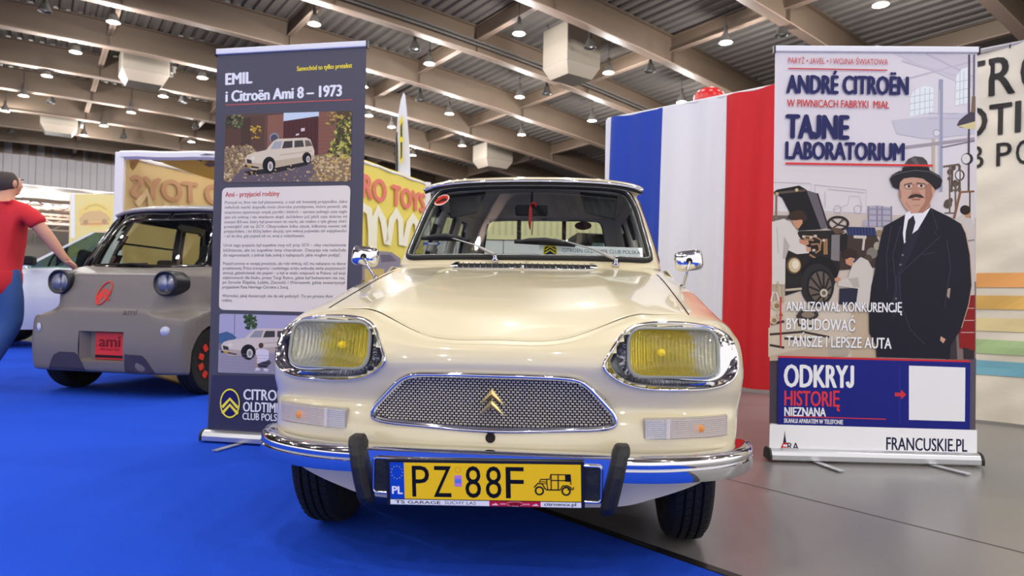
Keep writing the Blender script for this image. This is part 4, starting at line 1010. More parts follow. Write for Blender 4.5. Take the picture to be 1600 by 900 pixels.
# ground, leaves, shadowed drive
P1([(0, .5), (.2, .46), (.3, .62), (.75, .62), (1, .52), (1, .97), (.97, 1), (.03, 1), (0, .97)], (140, 118, 92))
P1([(.12, .82), (.42, .7), (.72, .68), (.72, .86), (.66, 1), (.05, 1)], (104, 92, 98)); P1([(.16, .84), (.40, .78), (.64, .72), (.66, .76), (.42, .86), (.2, .9)], (44, 38, 42))
blobs(Q1, 420, 0, .44, .3, 1, [(206, 178, 128), (186, 156, 104), (222, 200, 156), (150, 122, 84), (120, 96, 66)], .006, .015, [(0, .47), (.2, .45), (.27, .62), (.14, .8), (.04, 1), (0, 1)])
blobs(Q1, 420, .66, .55, 1, 1, [(206, 178, 128), (190, 160, 100), (222, 198, 150), (206, 160, 76), (140, 112, 74)], .006, .015, [(.68, .64), (1, .56), (1, 1), (.76, 1), (.70, .8)])
blobs(Q1, 300, .78, .12, 1, .68, [(150, 156, 72), (186, 186, 90), (110, 116, 58), (84, 84, 48), (206, 190, 96), (70, 66, 44)], .008, .02, [(.9, .12), (1, .1), (1, .68), (.8, .64), (.84, .5)])
blobs(Q1, 60, .15, .76, .72, 1, [(206, 186, 140), (196, 160, 92), (180, 166, 140)], .004, .010)
def estate(q, M_, body, shade, glassc):
    """printed picture of a cream estate car seen from its front left; M_ maps the drawing to the picture"""
    def D(L, c): A.poly([on(q, *M_(u, v)) for u, v in L], c)
    D([(.0, .60), (.03, .50), (.10, .44), (.30, .36), (.40, .12), (.46, .06), (.88, .04), (.94, .10), (1.0, .40), (1.0, .62), (.97, .68), (.45, .86), (.12, .92), (.02, .82)], body)
    D([(.01, .70), (.30, .74), (.46, .66), (1.0, .52), (1.0, .62), (.97, .68), (.45, .86), (.12, .92), (.02, .82)], shade)
    D([(.36, .34), (.425, .13), (.535, .12), (.505, .33)], glassc); D([(.53, .33), (.56, .13), (.68, .12), (.68, .31)], (66, 62, 60)); D([(.71, .31), (.71, .12), (.83, .11), (.85, .29)], (74, 70, 66)); D([(.87, .29), (.86, .11), (.92, .12), (.975, .27)], (112, 98, 88))
    D([(.02, .60), (.09, .64), (.10, .74), (.03, .72)], (60, 54, 50)); D(ell(.115, .585, .030, .055), (232, 222, 200)); D([(0, .76), (.2, .84), (.2, .88), (0, .82)], (30, 28, 30)); D([(.03, .76), (.09, .785), (.09, .84), (.03, .81)], (206, 160, 50))
    D([(.50, .50), (.96, .40), (.96, .425), (.50, .525)], shade)
    for cx, cy, rx_, ry_ in ((.355, .82, .075, .20), (.90, .64, .052, .135)):
        D(ell(cx - .008, cy - .04, rx_ * 1.25, ry_ * 1.15), (30, 27, 27)); D(ell(cx, cy, rx_ * .92, ry_), (22, 21, 22)); D(ell(cx + .012, cy, rx_ * .52, ry_ * .68), (214, 206, 196)); D(ell(cx + .012, cy, rx_ * .28, ry_ * .4), (150, 140, 132))
estate(Q1, lambda u, v: (.165 + u * .545, .345 + v * .52), (222, 206, 178), (196, 178, 146), (170, 172, 170))
# cream text panel
Q2 = ((347.6, 293.6), (548.2, 289.6), (541.0, 489.0), (342.4, 484.0))
P1(rrect(0, 0, 1, 1, .045, 5), (236, 226, 212), Q2)
RD, TXC = (196, 70, 66), (84, 78, 84)
A.text('Ami - przyjaciel rodziny', (352.6, 307.8), (437, 306), 7.4, RD, .02)
lines = [(318.6, 1, 'Pomysł na Ami nie był planowany, a stał się kwestią przypadku. Jako'), (326.2, 1, 'miłośnik marki dopadła mnie choroba postępowa, która powoli, ale'), (334, 1, 'stopniowo opanowuje umysł, portfel i bliskich – zamiast jednego auta nagle'),
 (341.6, 1, 'jest ich więcej i nie wiadomo skąd. Jeździłem już jakiś czas dobrze mi'), (349, 1, 'znanym BX-em, który był powrotem do marki, ale miałem z tyłu głowy chęć'), (356.3, 1, 'przesiąść się na 2CV. Obejrzałem kilka sztuk, kilkoma nawet się'),
 (363.6, 1, 'przejechałem, i im bliżej byłem decyzji, tym więcej pojawiało się wątpliwości'), (371, .66, '– aż do dnia, gdy pojawił się on, wraz z rodzeństwem.'),
 (385.4, 1, 'Urok tego pojazdu był zupełnie inny niż przy 2CV – niby mechanicznie'), (393.2, 1, 'bliźniacze, ale to zupełnie inny charakter. Decyzja nie należała'), (400.8, .96, 'do najprostszych, a jednak była jedną z najlepszych, jakie mogłem podjąć.'),
 (413.8, 1, 'Pojazd surowy w swojej prostocie, ale robi więcej, niż mu nakazano na desce'), (421.2, 1, 'projektowej. Prócz transportu i osobistego uroku wzbudza wiele pozytywnych'), (428.5, 1, 'emocji, gdziekolwiek się pojawi – a był w wielu miejscach w Polsce: od sesji'),
 (435.9, 1, 'zdjęciowych dla klubu, przez Targi Retro, gdzie był bohaterem nie raz,'), (443.2, 1, 'po Stronie Śląskie, Lublin, Zamość i Warszawę, gdzie towarzyszył'), (450.6, .54, 'przyjazdowi Pana Henriego Citroëna z żoną.'),
 (464.2, .90, 'Wartości, jaką dostarczył, nie da się policzyć. To po prostu Ami'), (471.2, .085, 'rodziny.')]
for y, w, s in lines:
    x0 = 352 - (y - 318) * .030; x1 = 543.0 - (y - 318) * .028; A.text(s, (x0, y), (x0 + (x1 - x0) * w, y - w * (1.6 - (y - 318) * .018)), 4.4, TXC, .004)
# second photo
Q3 = ((343.6, 490.0), (541, 495), (539, 588), (341.2, 582))
P1(rrect(0, 0, 1, 1, .03, 4), (176, 172, 200), Q3); P1([(0, .5), (1, .5), (1, .97), (.97, 1), (.03, 1), (0, .97)], (158, 152, 166), Q3); P1([(0, .46), (.9, .5), (.9, .56), (0, .62)], (120, 114, 126), Q3)
P1([(.118, 0), (.124, 0), (.124, .35), (.118, .35)], (120, 116, 134), Q3)
blobs(Q3, 60, .20, .02, .29, .25, [(70, 96, 60), (90, 120, 70), (54, 74, 48)], .010, .022); 
P1([(0, .34), (.06, .30), (.11, .34), (.14, .40), (.10, .48), (0, .5)], (70, 100, 140), Q3)
estate(Q3, lambda u, v: (.02 + u * .62, .20 + v * .56), (216, 202, 190), (186, 170, 158), (150, 150, 156))
P1([(.295, .62), (.31, .58), (.36, .575), (.395, .60), (.40, .70), (.385, .84), (.31, .84), (.30, .74)], (222, 216, 226), Q3); P1(ell(.335, .52, .020, .045), (86, 60, 46), Q3); P1([(.29, .70), (.305, .70), (.31, .9), (.295, .92)], (190, 150, 126), Q3)
P1([(.31, .83), (.40, .76), (.42, .80), (.38, .90), (.32, .90)], (44, 40, 50), Q3); P1([(.30, .90), (.33, .90), (.33, .95), (.29, .95)], (226, 220, 224), Q3); P1([(.36, .90), (.40, .92), (.39, .96), (.36, .95)], (226, 220, 224), Q3)
for k in range(7): P1([(.02, .66 + k * .05), (.5, .70 + k * .05), (.5, .705 + k * .05), (.02, .665 + k * .05)], (142, 136, 150), Q3)
# club badge and name
A.poly([(360 + 15.6 * math.cos(w), 630 + 23 * math.sin(w)) for w in [2 * PI * k / 32 for k in range(32)]], (248, 232, 70)); A.poly([(360 + 13.6 * math.cos(w), 630 + 20.6 * math.sin(w)) for w in [2 * PI * k / 32 for k in range(32)]], (24, 24, 92))
for dy in (0, 9.5): A.line([(348.0, 636 + dy), (360, 623 + dy), (372.4, 637 + dy)], .016, (248, 232, 70))
A.text('CITROËN', (381.5, 624), (455, 626.5), 16, WHT, .02); A.text('OLDTIMER', (380.8, 642.4), (447.5, 645.2), 14.6, WHT, .02); A.text('CLUB POLSKA', (379.8, 655.2), (447.8, 658.4), 10.6, WHT, .015)
pp = [o for o in t1.children if o.name.startswith('print_panel')][0]
A.build('printed_artwork', pp, world=True)

# ---------------------------------------------------------------- the white banner
t2, a2, U2, W2 = rollup('white roll-up banner picturing a suited man in a hat, right of the tricolour', (1.338, 3.452, 0), (2.362, 3.42, 0), 2.118, ('pale_vinyl', (226, 220, 222), .4), [(.20, .06), (.77, .09)], 1)
A = Art(a2 + U2.cross(Vector((0, 0, 1))) * .0008, U2, (0, 0, 1)); A.n = U2.cross(Vector((0, 0, 1)))
def B(pts, col, s=1, o=(0, 0)): A.poly([(x / s + o[0], y / s + o[1]) for x, y in pts], col)
def BL(pts, w, col, s=1, o=(0, 0)): A.line([(x / s + o[0], y / s + o[1]) for x, y in pts], w, col)
c2 = dict(s=2.648, o=(1180, 240)); c6 = dict(s=4.5, o=(1200, 280)); c7 = dict(s=5.294, o=(1360, 230)); c1 = dict(s=3.75, o=(1180, 60)); c8 = dict(s=4.848, o=(1200, 440))
# workshop hall
B([(1210, 250), (1526, 258), (1525, 420), (1208, 410)], (224, 216, 214)); B([(1208, 330), (1525, 340), (1524, 560), (1204, 553)], (206, 192, 178)); B([(1204, 470), (1340, 476), (1340, 562), (1202, 556)], (214, 202, 184))
B([(1330, 470), (1372, 470), (1372, 560), (1330, 558)], (196, 176, 150)); B([(1480, 440), (1525, 440), (1524, 668), (1486, 562)], (130, 112, 110)); B([(1203, 540), (1216, 540), (1216, 662), (1202, 661)], (74, 66, 76)); B([(1513, 560), (1525, 560), (1524, 672), (1513, 672)], (92, 84, 96))
B([(700, 40), (1290, 110), (1290, 300), (1060, 200)], (214, 208, 214), **c1); BL([(860, 130), (1285, 250)], .012, (206, 200, 208), **c1); BL([(1000, 90), (1285, 230)], .010, (198, 190, 200), **c1); BL([(840, 250), (1290, 130)], .008, (202, 194, 204), **c1)
for P_ in ([(905, 460), (908, 340), (935, 300), (990, 278), (1035, 285), (1045, 300), (1042, 430)], [(1170, 395), (1178, 220), (1210, 180), (1245, 168), (1245, 380)]): B(P_, (238, 244, 244), **c1)
for x in (935, 965, 995, 1022): BL([(x, 290), (x - 2, 450)], .003, (196, 200, 196), **c1)
for y in (330, 370, 410): BL([(906, y + 14), (1044, y - 10)], .003, (196, 200, 196), **c1)
for x in (1200, 1222): BL([(x, 190), (x - 2, 390)], .003, (196, 200, 196), **c1)
for y in (250, 300, 350): BL([(1174, y + 8), (1245, y - 6)], .003, (196, 200, 196), **c1)
B([(800, 480), (1290, 430), (1285, 560), (1000, 590), (830, 560)], (206, 202, 212), **c1); BL([(1015, 470), (1200, 470)], .003, (180, 180, 196), **c1); BL([(1020, 440), (1200, 440)], .003, (180, 180, 196), **c1)
BL([(1088, 240), (1085, 900)], .020, (160, 164, 184), **c1); BL([(1078, 300), (1075, 900)], .006, (200, 196, 204), **c1); BL([(1045, 590), (1042, 900)], .016, (200, 186, 160), **c1)
BL([(870, 640), (1285, 588)], .016, (168, 160, 166), **c1); BL([(1090, 640), (1285, 600)], .006, (120, 112, 120), **c1)
B(ell(1062, 555, 22, 22), (170, 168, 180), **c1); B(ell(1062, 555, 17, 17), (226, 224, 226), **c1)
BL([(1253, 95), (1250, 900)], .010, (84, 76, 84), **c1); BL([(1282, 95), (1280, 350)], .009, (110, 104, 112), **c1)
B([(1180, 510), (1195, 480), (1225, 455), (1262, 430), (1288, 425), (1288, 532), (1240, 528), (1200, 522)], (74, 66, 78), **c1); B([(1186, 514), (1290, 486), (1290, 532), (1240, 530)], (222, 206, 150), **c1); B([(1270, 340), (1290, 340), (1290, 430), (1264, 436)], (128, 104, 80), **c1)
# pipes, gauges and fittings on the right
for P_ in ([(1155, 740), (1150, 900)], [(1170, 850), (1175, 900)], [(1195, 740), (1195, 900)]): BL(P_, .010, (92, 76, 60), **c1)
BL([(1100, 752), (1195, 740)], .009, (120, 100, 80), **c1); B(ell(1242, 706, 34, 34), (52, 46, 50), **c1); B(ell(1234, 706, 24, 28), (226, 222, 216), **c1); B(ell(1198, 802, 28, 32), (66, 58, 56), **c1); B(ell(1196, 802, 21, 25), (230, 226, 220), **c1)
for x, y, r in ((655, 205, 22), (685, 170, 20), (700, 300, 26), (640, 470, 34), (660, 440, 20), (625, 480, 22), (730, 350, 14), (650, 260, 14)): B(ell(x, y, r, r * 1.15, 12), (92, 78, 66), **c7)
for P_ in ([(655, 150), (655, 540)], [(740, 150), (740, 370)], [(700, 300), (705, 560)], [(600, 160), (735, 140)], [(655, 360), (750, 350)], [(610, 545), (720, 545)]): BL(P_, .007, (112, 96, 78), **c7)
B([(740, 370), (858, 366), (858, 640), (690, 590)], (216, 210, 206), **c7); BL([(742, 372), (690, 590)], .012, (138, 92, 62), **c7); BL([(742, 372), (858, 366)], .010, (138, 92, 62), **c7)
BL([(1515, 300), (1514, 560)], .008, (80, 72, 76))
# man at the drawing board
B([(690, 600), (760, 552), (830, 590), (858, 660), (858, 1300), (770, 1300), (770, 900), (700, 760)], (206, 198, 190), **c7); B([(790, 770), (858, 760), (858, 775), (790, 785)], (150, 140, 134), **c7); B(ell(800, 545, 30, 42, 14), (196, 146, 112), **c7); B(ell(782, 520, 44, 40, 16), (42, 32, 28), **c7)
# red tool chest
B([(835, 590), (908, 585), (908, 820), (845, 805)], (142, 26, 28), **c2)
for y in (640, 690, 740): BL([(850, y), (905, y)], .004, (206, 170, 166), **c2)
B([(860, 800), (905, 815), (905, 850), (862, 850)], (48, 40, 44), **c2); B([(800, 770), (830, 750), (835, 850), (790, 852)], (60, 52, 56), **c2)
# drawings on the wall
for P_ in ([(330, 40), (690, 75), (690, 240), (330, 225), (330, 40)], [(35, 20), (300, 30), (300, 130)], [(460, 215), (560, 180), (570, 120), (640, 120), (660, 190), (650, 225)], [(400, 90), (400, 200)], [(420, 70), (680, 95)]): BL(P_, .003, (196, 190, 196), **c6)
for x in (487, 630): A.ring([A.px(px_ / 4.5 + 1200, py_ / 4.5 + 280) for px_, py_ in ell(x, 212, 26, 28, 18)], .003, (186, 180, 190))
# machines in the haze
B([(700, 190), (770, 185), (870, 200), (870, 330), (660, 330), (670, 285), (705, 285)], (178, 172, 184), **c6)
for x in (705, 765, 800, 865): BL([(x, 190), (x, 335)], .008, (134, 130, 150), **c6)
for y in (210, 250, 290): BL([(700, y), (870, y + 4)], .006, (140, 136, 154), **c6)
B([(30, 255), (140, 255), (140, 300), (30, 300)], (110, 98, 90), **c6); BL([(58, 110), (55, 300)], .010, (130, 110, 84), **c6)
# vintage car under repair
B([(505, 375), (560, 395), (760, 400), (800, 480), (770, 620), (500, 640)], (66, 52, 46), **c6); B([(545, 335), (750, 340), (765, 400), (560, 396)], (40, 48, 86), **c6)
for x in range(570, 750, 22): BL([(x, 340), (x + 4, 394)], .004, (66, 78, 124), **c6)
B([(600, 395), (690, 398), (690, 420), (600, 415)], (206, 196, 186), **c6); BL([(675, 410), (665, 500)], .012, (200, 192, 176), **c6)
for x, y, r, cc in ((730, 520, 40, (128, 120, 112)), (770, 470, 30, (170, 160, 140)), (700, 560, 30, (80, 66, 56)), (780, 380, 24, (150, 130, 100))): B(ell(x, y, r, r, 14), cc, **c6)
B([(120, 540), (215, 365), (445, 360), (505, 385), (500, 640), (460, 760), (300, 760), (120, 820)], (38, 32, 30), **c6)
B([(36, 92), (62, 74), (218, 45), (268, 74), (372, 352), (215, 362), (98, 132)], (26, 24, 27), **c6); B([(268, 78), (342, 100), (412, 342), (372, 352)], (104, 96, 102), **c6); BL([(40, 100), (262, 78)], .012, (90, 78, 66), **c6); BL([(345, 100), (425, 350)], .008, (44, 40, 42), **c6); B(ell(200, 76, 12, 12, 12), (206, 186, 140), **c6); B(ell(62, 104, 12, 12, 12), (190, 170, 120), **c6)
B([(445, 392), (503, 388), (500, 576), (440, 570)], (128, 122, 122), **c6); B([(505, 400), (548, 376), (560, 400), (548, 520), (505, 500)], (30, 27, 30), **c6)
for P_ in ([(240, 400), (330, 405), (372, 430), (360, 500), (330, 520)], [(300, 460), (350, 455), (365, 500)], [(395, 420), (395, 530)], [(410, 420), (410, 530)], [(250, 420), (320, 430)], [(290, 530), (340, 560)]): BL(P_, .009, (164, 122, 84), **c6)
for x, y in ((250, 405), (300, 410), (270, 440), (320, 500), (390, 430), (330, 400)): B(ell(x, y, 13, 10, 10), (196, 184, 168), **c6)
A.ring([A.px(x / 4.5 + 1200, y / 4.5 + 280) for x, y in ell(490, 312, 70, 46, 28)], .012, (46, 38, 36))
for w in (0.5, 2.2, 3.9, 5.4): BL([(490, 320), (490 + 66 * math.cos(w), 312 + 42 * math.sin(w))], .007, (56, 46, 42), **c6)
B([(440, 340), (500, 345), (540, 375), (470, 385)], (96, 76, 60), **c6)
B([(230, 640), (300, 560), (380, 540), (450, 570), (492, 660), (470, 700), (430, 620), (360, 590), (290, 620), (240, 700)], (22, 20, 23), **c6)
B(ell(345, 745, 118, 152, 36), (44, 41, 42), **c6); B(ell(360, 752, 92, 122, 32), (30, 28, 29), **c6); B(ell(364, 756, 80, 108, 32), (104, 92, 82), **c6)
for k in range(10): w = 2 * PI * k / 10; BL([(390, 800), (364 + 78 * math.cos(w), 756 + 106 * math.sin(w))], .010, (40, 36, 36), **c6)
B(ell(390, 800, 28, 30, 16), (196, 184, 164), **c6); B(ell(390, 800, 14, 15, 12), (110, 98, 84), **c6)
B([(120, 690), (240, 680), (230, 760), (160, 780)], (40, 36, 36), **c6); BL([(120, 780), (235, 770)], .012, (190, 176, 156), **c6); B(ell(180, 606, 52, 60, 24), (104, 80, 50), **c6); B(ell(184, 606, 42, 50, 24), (206, 186, 146), **c6); B(ell(190, 600, 24, 30, 18), (232, 220, 196), **c6)
# mechanic standing
B([(26, 300), (110, 278), (150, 300), (190, 345), (215, 405), (262, 470), (290, 480), (285, 520), (200, 528), (140, 500), (120, 560), (118, 740), (26, 740)], (214, 207, 199), **c6); B([(110, 400), (150, 470), (140, 500), (120, 560), (100, 560)], (182, 172, 164), **c6); BL([(60, 340), (70, 520)], .005, (190, 182, 176), **c6)
B([(165, 290), (240, 270), (240, 310), (212, 350), (185, 340)], (198, 146, 112), **c6); B([(132, 275), (150, 240), (195, 216), (245, 225), (272, 265), (262, 300), (230, 285), (190, 290), (165, 290)], (60, 42, 32), **c6); B([(215, 420), (270, 432), (288, 456), (262, 468), (220, 450)], (196, 140, 108), **c6); B([(262, 474), (298, 480), (298, 508), (268, 510)], (204, 152, 122), **c6)
# mechanic crouching
B([(500, 768), (640, 765), (650, 880), (495, 880)], (40, 42, 62), **c6); B([(598, 580), (650, 548), (700, 572), (738, 640), (724, 770), (722, 905), (612, 905), (630, 770), (490, 752), (488, 712), (560, 690)], (208, 200, 190), **c6); B([(560, 700), (630, 690), (640, 760), (600, 765)], (184, 174, 164), **c6)
B([(540, 560), (600, 545), (610, 580), (580, 612), (545, 595)], (200, 148, 116), **c6); B([(512, 545), (525, 505), (575, 486), (622, 510), (626, 548), (600, 556), (570, 548), (550, 565)], (54, 38, 32), **c6); B([(465, 695), (500, 690), (512, 712), (488, 722), (466, 716)], (200, 148, 118), **c6); BL([(598, 585), (628, 556)], .010, (60, 66, 96), **c6)
# bench with parts in the foreground
B([(0, 350), (330, 250), (620, 370), (600, 560), (0, 570)], (206, 192, 172), **c8); B([(10, 560), (430, 470), (620, 400), (620, 540), (400, 580), (10, 600)], (190, 172, 150), **c8); B([(450, 480), (600, 420), (600, 560), (450, 560)], (176, 164, 150), **c8)
for P_ in ([(10, 400), (260, 380), (460, 420)], [(120, 430), (330, 440)], [(20, 320), (120, 300)], [(220, 250), (230, 330), (380, 340)], [(10, 480), (120, 500)]): BL(P_, .012, (62, 52, 46), **c8)
B(ell(300, 250, 80, 42, 20), (60, 54, 52), **c8); B(ell(300, 250, 50, 24, 16), (140, 124, 104), **c8)
for x, y, r in ((60, 180, 34), (90, 250, 26), (40, 290, 30), (150, 320, 20), (380, 350, 22), (430, 300, 16)): B(ell(x, y, r, r * 1.1, 12), (206, 186, 160), **c8); B(ell(x + 4, y + 4, r * .6, r * .6, 10), (150, 118, 84), **c8)
for x, y0, y1 in ((45, 20, 140), (72, 0, 160), (110, 20, 160)): BL([(x, y0), (x, y1)], .010, (186, 164, 130), **c8)
BL([(20, 150), (35, 80), (60, 80), (80, 150)], .008, (220, 212, 204), **c8)
# the man in the dark suit
SUIT = (25, 25, 38)
B([(620, 252), (560, 285), (530, 302), (517, 350), (505, 410), (490, 500), (478, 545), (468, 640), (470, 742), (497, 792), (500, 842), (802, 850), (805, 795), (850, 722), (880, 625), (893, 545), (884, 420), (868, 330), (850, 292), (800, 262), (724, 225)], SUIT, **c2)
BL([(850, 292), (868, 330), (886, 420), (893, 545), (880, 625), (850, 722)], .004, (196, 160, 130), **c2); B([(765, 755), (785, 768), (775, 785), (762, 772)], (206, 160, 130), **c2); B([(793, 560), (805, 556), (800, 600), (790, 590)], (170, 150, 130), **c2)
B([(618, 250), (608, 330), (614, 380), (640, 366), (722, 226), (718, 214), (640, 232)], (238, 236, 240), **c2); B([(630, 275), (652, 256), (660, 285), (648, 330), (640, 372), (618, 362), (620, 322)], (40, 38, 46), **c2)
B([(614, 372), (650, 330), (690, 300), (640, 420), (600, 500), (590, 660), (560, 690), (575, 520)], (34, 34, 50), **c2)
for P_ in ([(724, 228), (752, 310), (740, 330), (760, 345), (592, 500)], [(600, 300), (566, 420), (582, 560), (560, 640)], [(690, 420), (742, 408)], [(790, 360), (805, 470), (780, 640)], [(594, 505), (600, 620), (640, 730), (700, 790)], [(560, 300), (540, 420), (545, 560)]): BL(P_, .004, (54, 54, 74), **c2)
for x, y in ((607, 420), (598, 460), (580, 600)): B(ell(x, y, 5, 5, 10), (110, 106, 110), **c2)
SK, SK2 = (204, 158, 134), (172, 122, 100)
B([(640, 225), (720, 200), (722, 222), (690, 246), (640, 248)], SK2, **c2)
B([(596, 130), (592, 175), (604, 205), (622, 232), (650, 248), (680, 246), (712, 222), (730, 182), (736, 140), (720, 100), (600, 100)], SK, **c2); B([(700, 130), (730, 120), (732, 175), (712, 218), (684, 244), (668, 246), (700, 200)], SK2, **c2); B([(726, 140), (738, 138), (740, 160), (730, 172)], (210, 160, 136), **c2); B([(592, 150), (600, 150), (602, 188), (594, 180)], SK2, **c2)
B([(612, 128), (645, 120), (646, 126), (614, 136)], (112, 82, 68), **c2); B([(664, 120), (700, 124), (702, 132), (664, 126)], (112, 82, 68), **c2); B(ell(632, 136, 13, 6, 14), (226, 206, 194), **c2); B(ell(684, 134, 14, 6, 14), (226, 206, 194), **c2); B(ell(633, 136, 6, 6, 10), (56, 46, 44), **c2); B(ell(684, 134, 6, 6, 10), (56, 46, 44), **c2)
for x in (632, 684): A.ring([A.px(q_[0] / 2.648 + 1180, q_[1] / 2.648 + 240) for q_ in ell(x, 136, 19, 12, 18)], .0025, (120, 96, 78))
BL([(650, 130), (666, 129)], .003, (110, 86, 70), **c2); B([(654, 126), (664, 126), (676, 160), (664, 168), (644, 166), (642, 158)], (190, 140, 116), **c2); B([(640, 164), (680, 162), (678, 168), (644, 170)], SK2, **c2)
B([(626, 186), (640, 172), (660, 168), (682, 170), (698, 184), (680, 184), (662, 180), (644, 186)], (60, 46, 42), **c2); B([(642, 188), (682, 186), (676, 194), (648, 194)], (168, 104, 92), **c2); BL([(620, 200), (640, 232)], .003, SK2, **c2); BL([(650, 216), (680, 214)], .003, SK2, **c2)
B([(553, 105), (562, 90), (590, 74), (650, 64), (720, 70), (760, 92), (771, 112), (764, 138), (742, 152), (724, 128), (690, 104), (650, 98), (612, 104), (594, 122), (592, 150), (566, 138)], (36, 34, 38), **c2); B([(604, 78), (612, 50), (630, 24), (655, 12), (690, 16), (706, 30), (716, 60), (720, 78), (660, 66)], (76, 70, 74), **c2); B([(602, 80), (606, 60), (660, 50), (716, 60), (722, 78), (660, 68)], (30, 28, 32), **c2); B([(640, 26), (655, 14), (668, 30), (676, 50), (660, 46)], (104, 98, 100), **c2); BL([(553, 105), (566, 92), (600, 80), (660, 70), (720, 76), (762, 100)], .003, (110, 104, 106), **c2)
# headlines
NAVY, RED = (36, 38, 92), (206, 58, 62)
A.text('PARYŻ • JAVEL • I WOJNA ŚWIATOWA', (1230.7, 99.5), (1386.4, 102.1), 8.8, RED, .0); BL([(1230.7, 107.5), (1385.3, 110.4)], .006, RED)
A.text('ANDRÉ CITROËN', (1228.8, 145.6), (1417.3, 148.5), 27.4, NAVY, .028); A.text('W PIWNICACH FABRYKI  MIAŁ', (1229, 167.2), (1388, 170.1), 11.4, RED, .01)
A.text('TAJNE', (1228, 216), (1324, 217.9), 36.2, NAVY, .03); A.text('LABORATORIUM', (1227.2, 248.3), (1411, 251.2), 26.4, NAVY, .028); BL([(1226.4, 255.7), (1456.5, 259.2)], .010, (226, 60, 60))
for dx, dy, c in ((.55, .6, (110, 104, 104)), (0, 0, (244, 244, 248))):
    A.text('ANALIZOWAŁ KONKURENCJĘ', (1227.8 + dx, 485.8 + dy), (1408 + dx, 487.9 + dy), 14.6, c, .01); A.text('BY BUDOWAĆ', (1227.8 + dx, 514.7 + dy), (1335 + dx, 517.4 + dy), 17.4, c, .01); A.text('TAŃSZE I LEPSZE AUTA', (1227.8 + dx, 541 + dy), (1391.4 + dx, 544.6 + dy), 16.4, c, .01)
BL([(1219, 464), (1219, 543)], .007, (206, 50, 52))
# foot panel
B([(1215, 556.5), (1514.6, 564), (1513.6, 672), (1214, 663)], (22, 30, 128)); BL([(1215, 557), (1514.6, 564.4)], .010, (206, 46, 50)); B([(1202, 662.5), (1525, 671.5), (1525, 712), (1201, 702)], (248, 248, 252))
A.text('ODKRYJ', (1225, 603.8), (1332, 605.6), 34, WHT, .02); A.text('HISTORIĘ', (1225, 633), (1311, 635), 23, (222, 56, 64), .012); BL([(1224, 649.8), (1383, 654.6)], .005, (206, 56, 66)); A.text('NIEZNANA', (1225, 649.2), (1289, 650.3), 13.4, WHT, .02); A.text('SKANUJ APARATEM W TELEFONIE', (1224, 660), (1316, 662.6), 6.8, WHT, .015)
B([(1396.8, 613), (1406.5, 613.2), (1406.5, 608.5), (1414.6, 616.2), (1406.5, 623.6), (1406.5, 619), (1396.8, 618.8)], (214, 50, 56)); BL([(1404.4, 570), (1404.4, 660)], .002, (60, 64, 150)); B([(1418.8, 571), (1506.8, 574), (1506, 658.2), (1418.8, 655.6)], (240, 240, 244))
A.text('FRANCUSKIE.PL', (1383.7, 702.2), (1509.4, 705.4), 19.4, (24, 26, 66), .01)
B([(1225.2, 672), (1226, 680), (1227.6, 691), (1222.6, 691), (1224.4, 680)], (36, 38, 70)); B([(1222.6, 691), (1231, 691.2), (1231, 694), (1223, 694), (1222.4, 697), (1229, 697.2), (1229, 699), (1222, 699), (1220.6, 702), (1217.6, 702)], (206, 44, 44)); A.text('RA', (1229.5, 702.2), (1247, 702.6), 11, (36, 38, 60), .01)
pp = [o for o in t2.children if o.name.startswith('print_panel')][0]
A.build('printed_artwork', pp, world=True)

# ================================================================== TRICOLOUR AND CANVAS
fl = thing('tricolour_flag', 'huge blue, white and red flag hung in folds behind the cream car', 'flag', (0, 0, 0))
f0, f1 = at(956, 185, 7.2), at(1216, 133, 6.0); f0.z = f1.z = 0; fd = (f1 - f0); fL = fd.length; fd.normalize(); fn_ = Vector((fd.y, -fd.x, 0))
def flag_pt(u, v):
    # u along the bar in metres, v = 0 at the floor, 1 at the bar
    k = (1 - v) ** .8; w = .016 * math.sin(u * 19 + 1.3 * k) + (.046 * math.sin(u * 9.3 + .8 + k) + .026 * math.sin(u * 23 + 2 * k + .5) + .020 * math.sin(u * 5.1 - k)) * (.25 + .75 * k)
    sag = -.016 * abs(math.sin(u * 5.4)) * v ** 6
    return f0 + fd * (u + .02 * k * math.sin(u * 7)) + fn_ * w + Vector((0, 0, .025 + v * 2.755 + sag))
nu, nv = 200, 36; m = MB(); G_ = [flag_pt(fL * i / nu, j / nv) for j in range(nv + 1) for i in range(nu + 1)]
b1 = (at(1060, 167, 6.62) - f0).to_2d().length / fL; b2 = (at(1157, 143, 6.23) - f0).to_2d().length / fL
b1, b2 = .345, .725
f_ = grid_faces(nv + 1, nu + 1); m.add(G_, f_); m.m = [0 if (q[0] % (nu + 1)) / nu < b1 else 1 if (q[0] % (nu + 1)) / nu < b2 else 2 for q in f_]
m.build('flag_cloth', [mat('blue_cloth', (18, 62, 176), rough=.75, bump=.15, bscale=25, sheen=.2), mat('white_cloth', (232, 232, 240), rough=.75, bump=.15, bscale=25), mat('red_cloth', (206, 28, 38), rough=.75, bump=.15, bscale=25)], fl, smooth=True)
MB().tube([f0 + fd * -.06 + fn_ * -.03 + Vector((0, 0, 2.775)), f1 + fd * .3 + fn_ * -.03 + Vector((0, 0, 2.775))], .018, 8).build('hanging_bar', WHITEM, fl)
for u in (-.04, fL + .28): MB().box(f0 + fd * u + fn_ * -.03 + Vector((0, 0, 1.39)), (.06, .06, 2.78)).build('post', WHITEM, fl)
MB().add([f0 + fd * -.07 + fn_ * .01 + Vector((0, 0, z)) for z in (.03, 2.76)] + [f0 + fd * -.005 + fn_ * .01 + Vector((0, 0, z)) for z in (2.76, .03)], [(0, 1, 2, 3)]).build('side_hem', mat('white_cloth', (232, 232, 240)), fl, solid=.002)
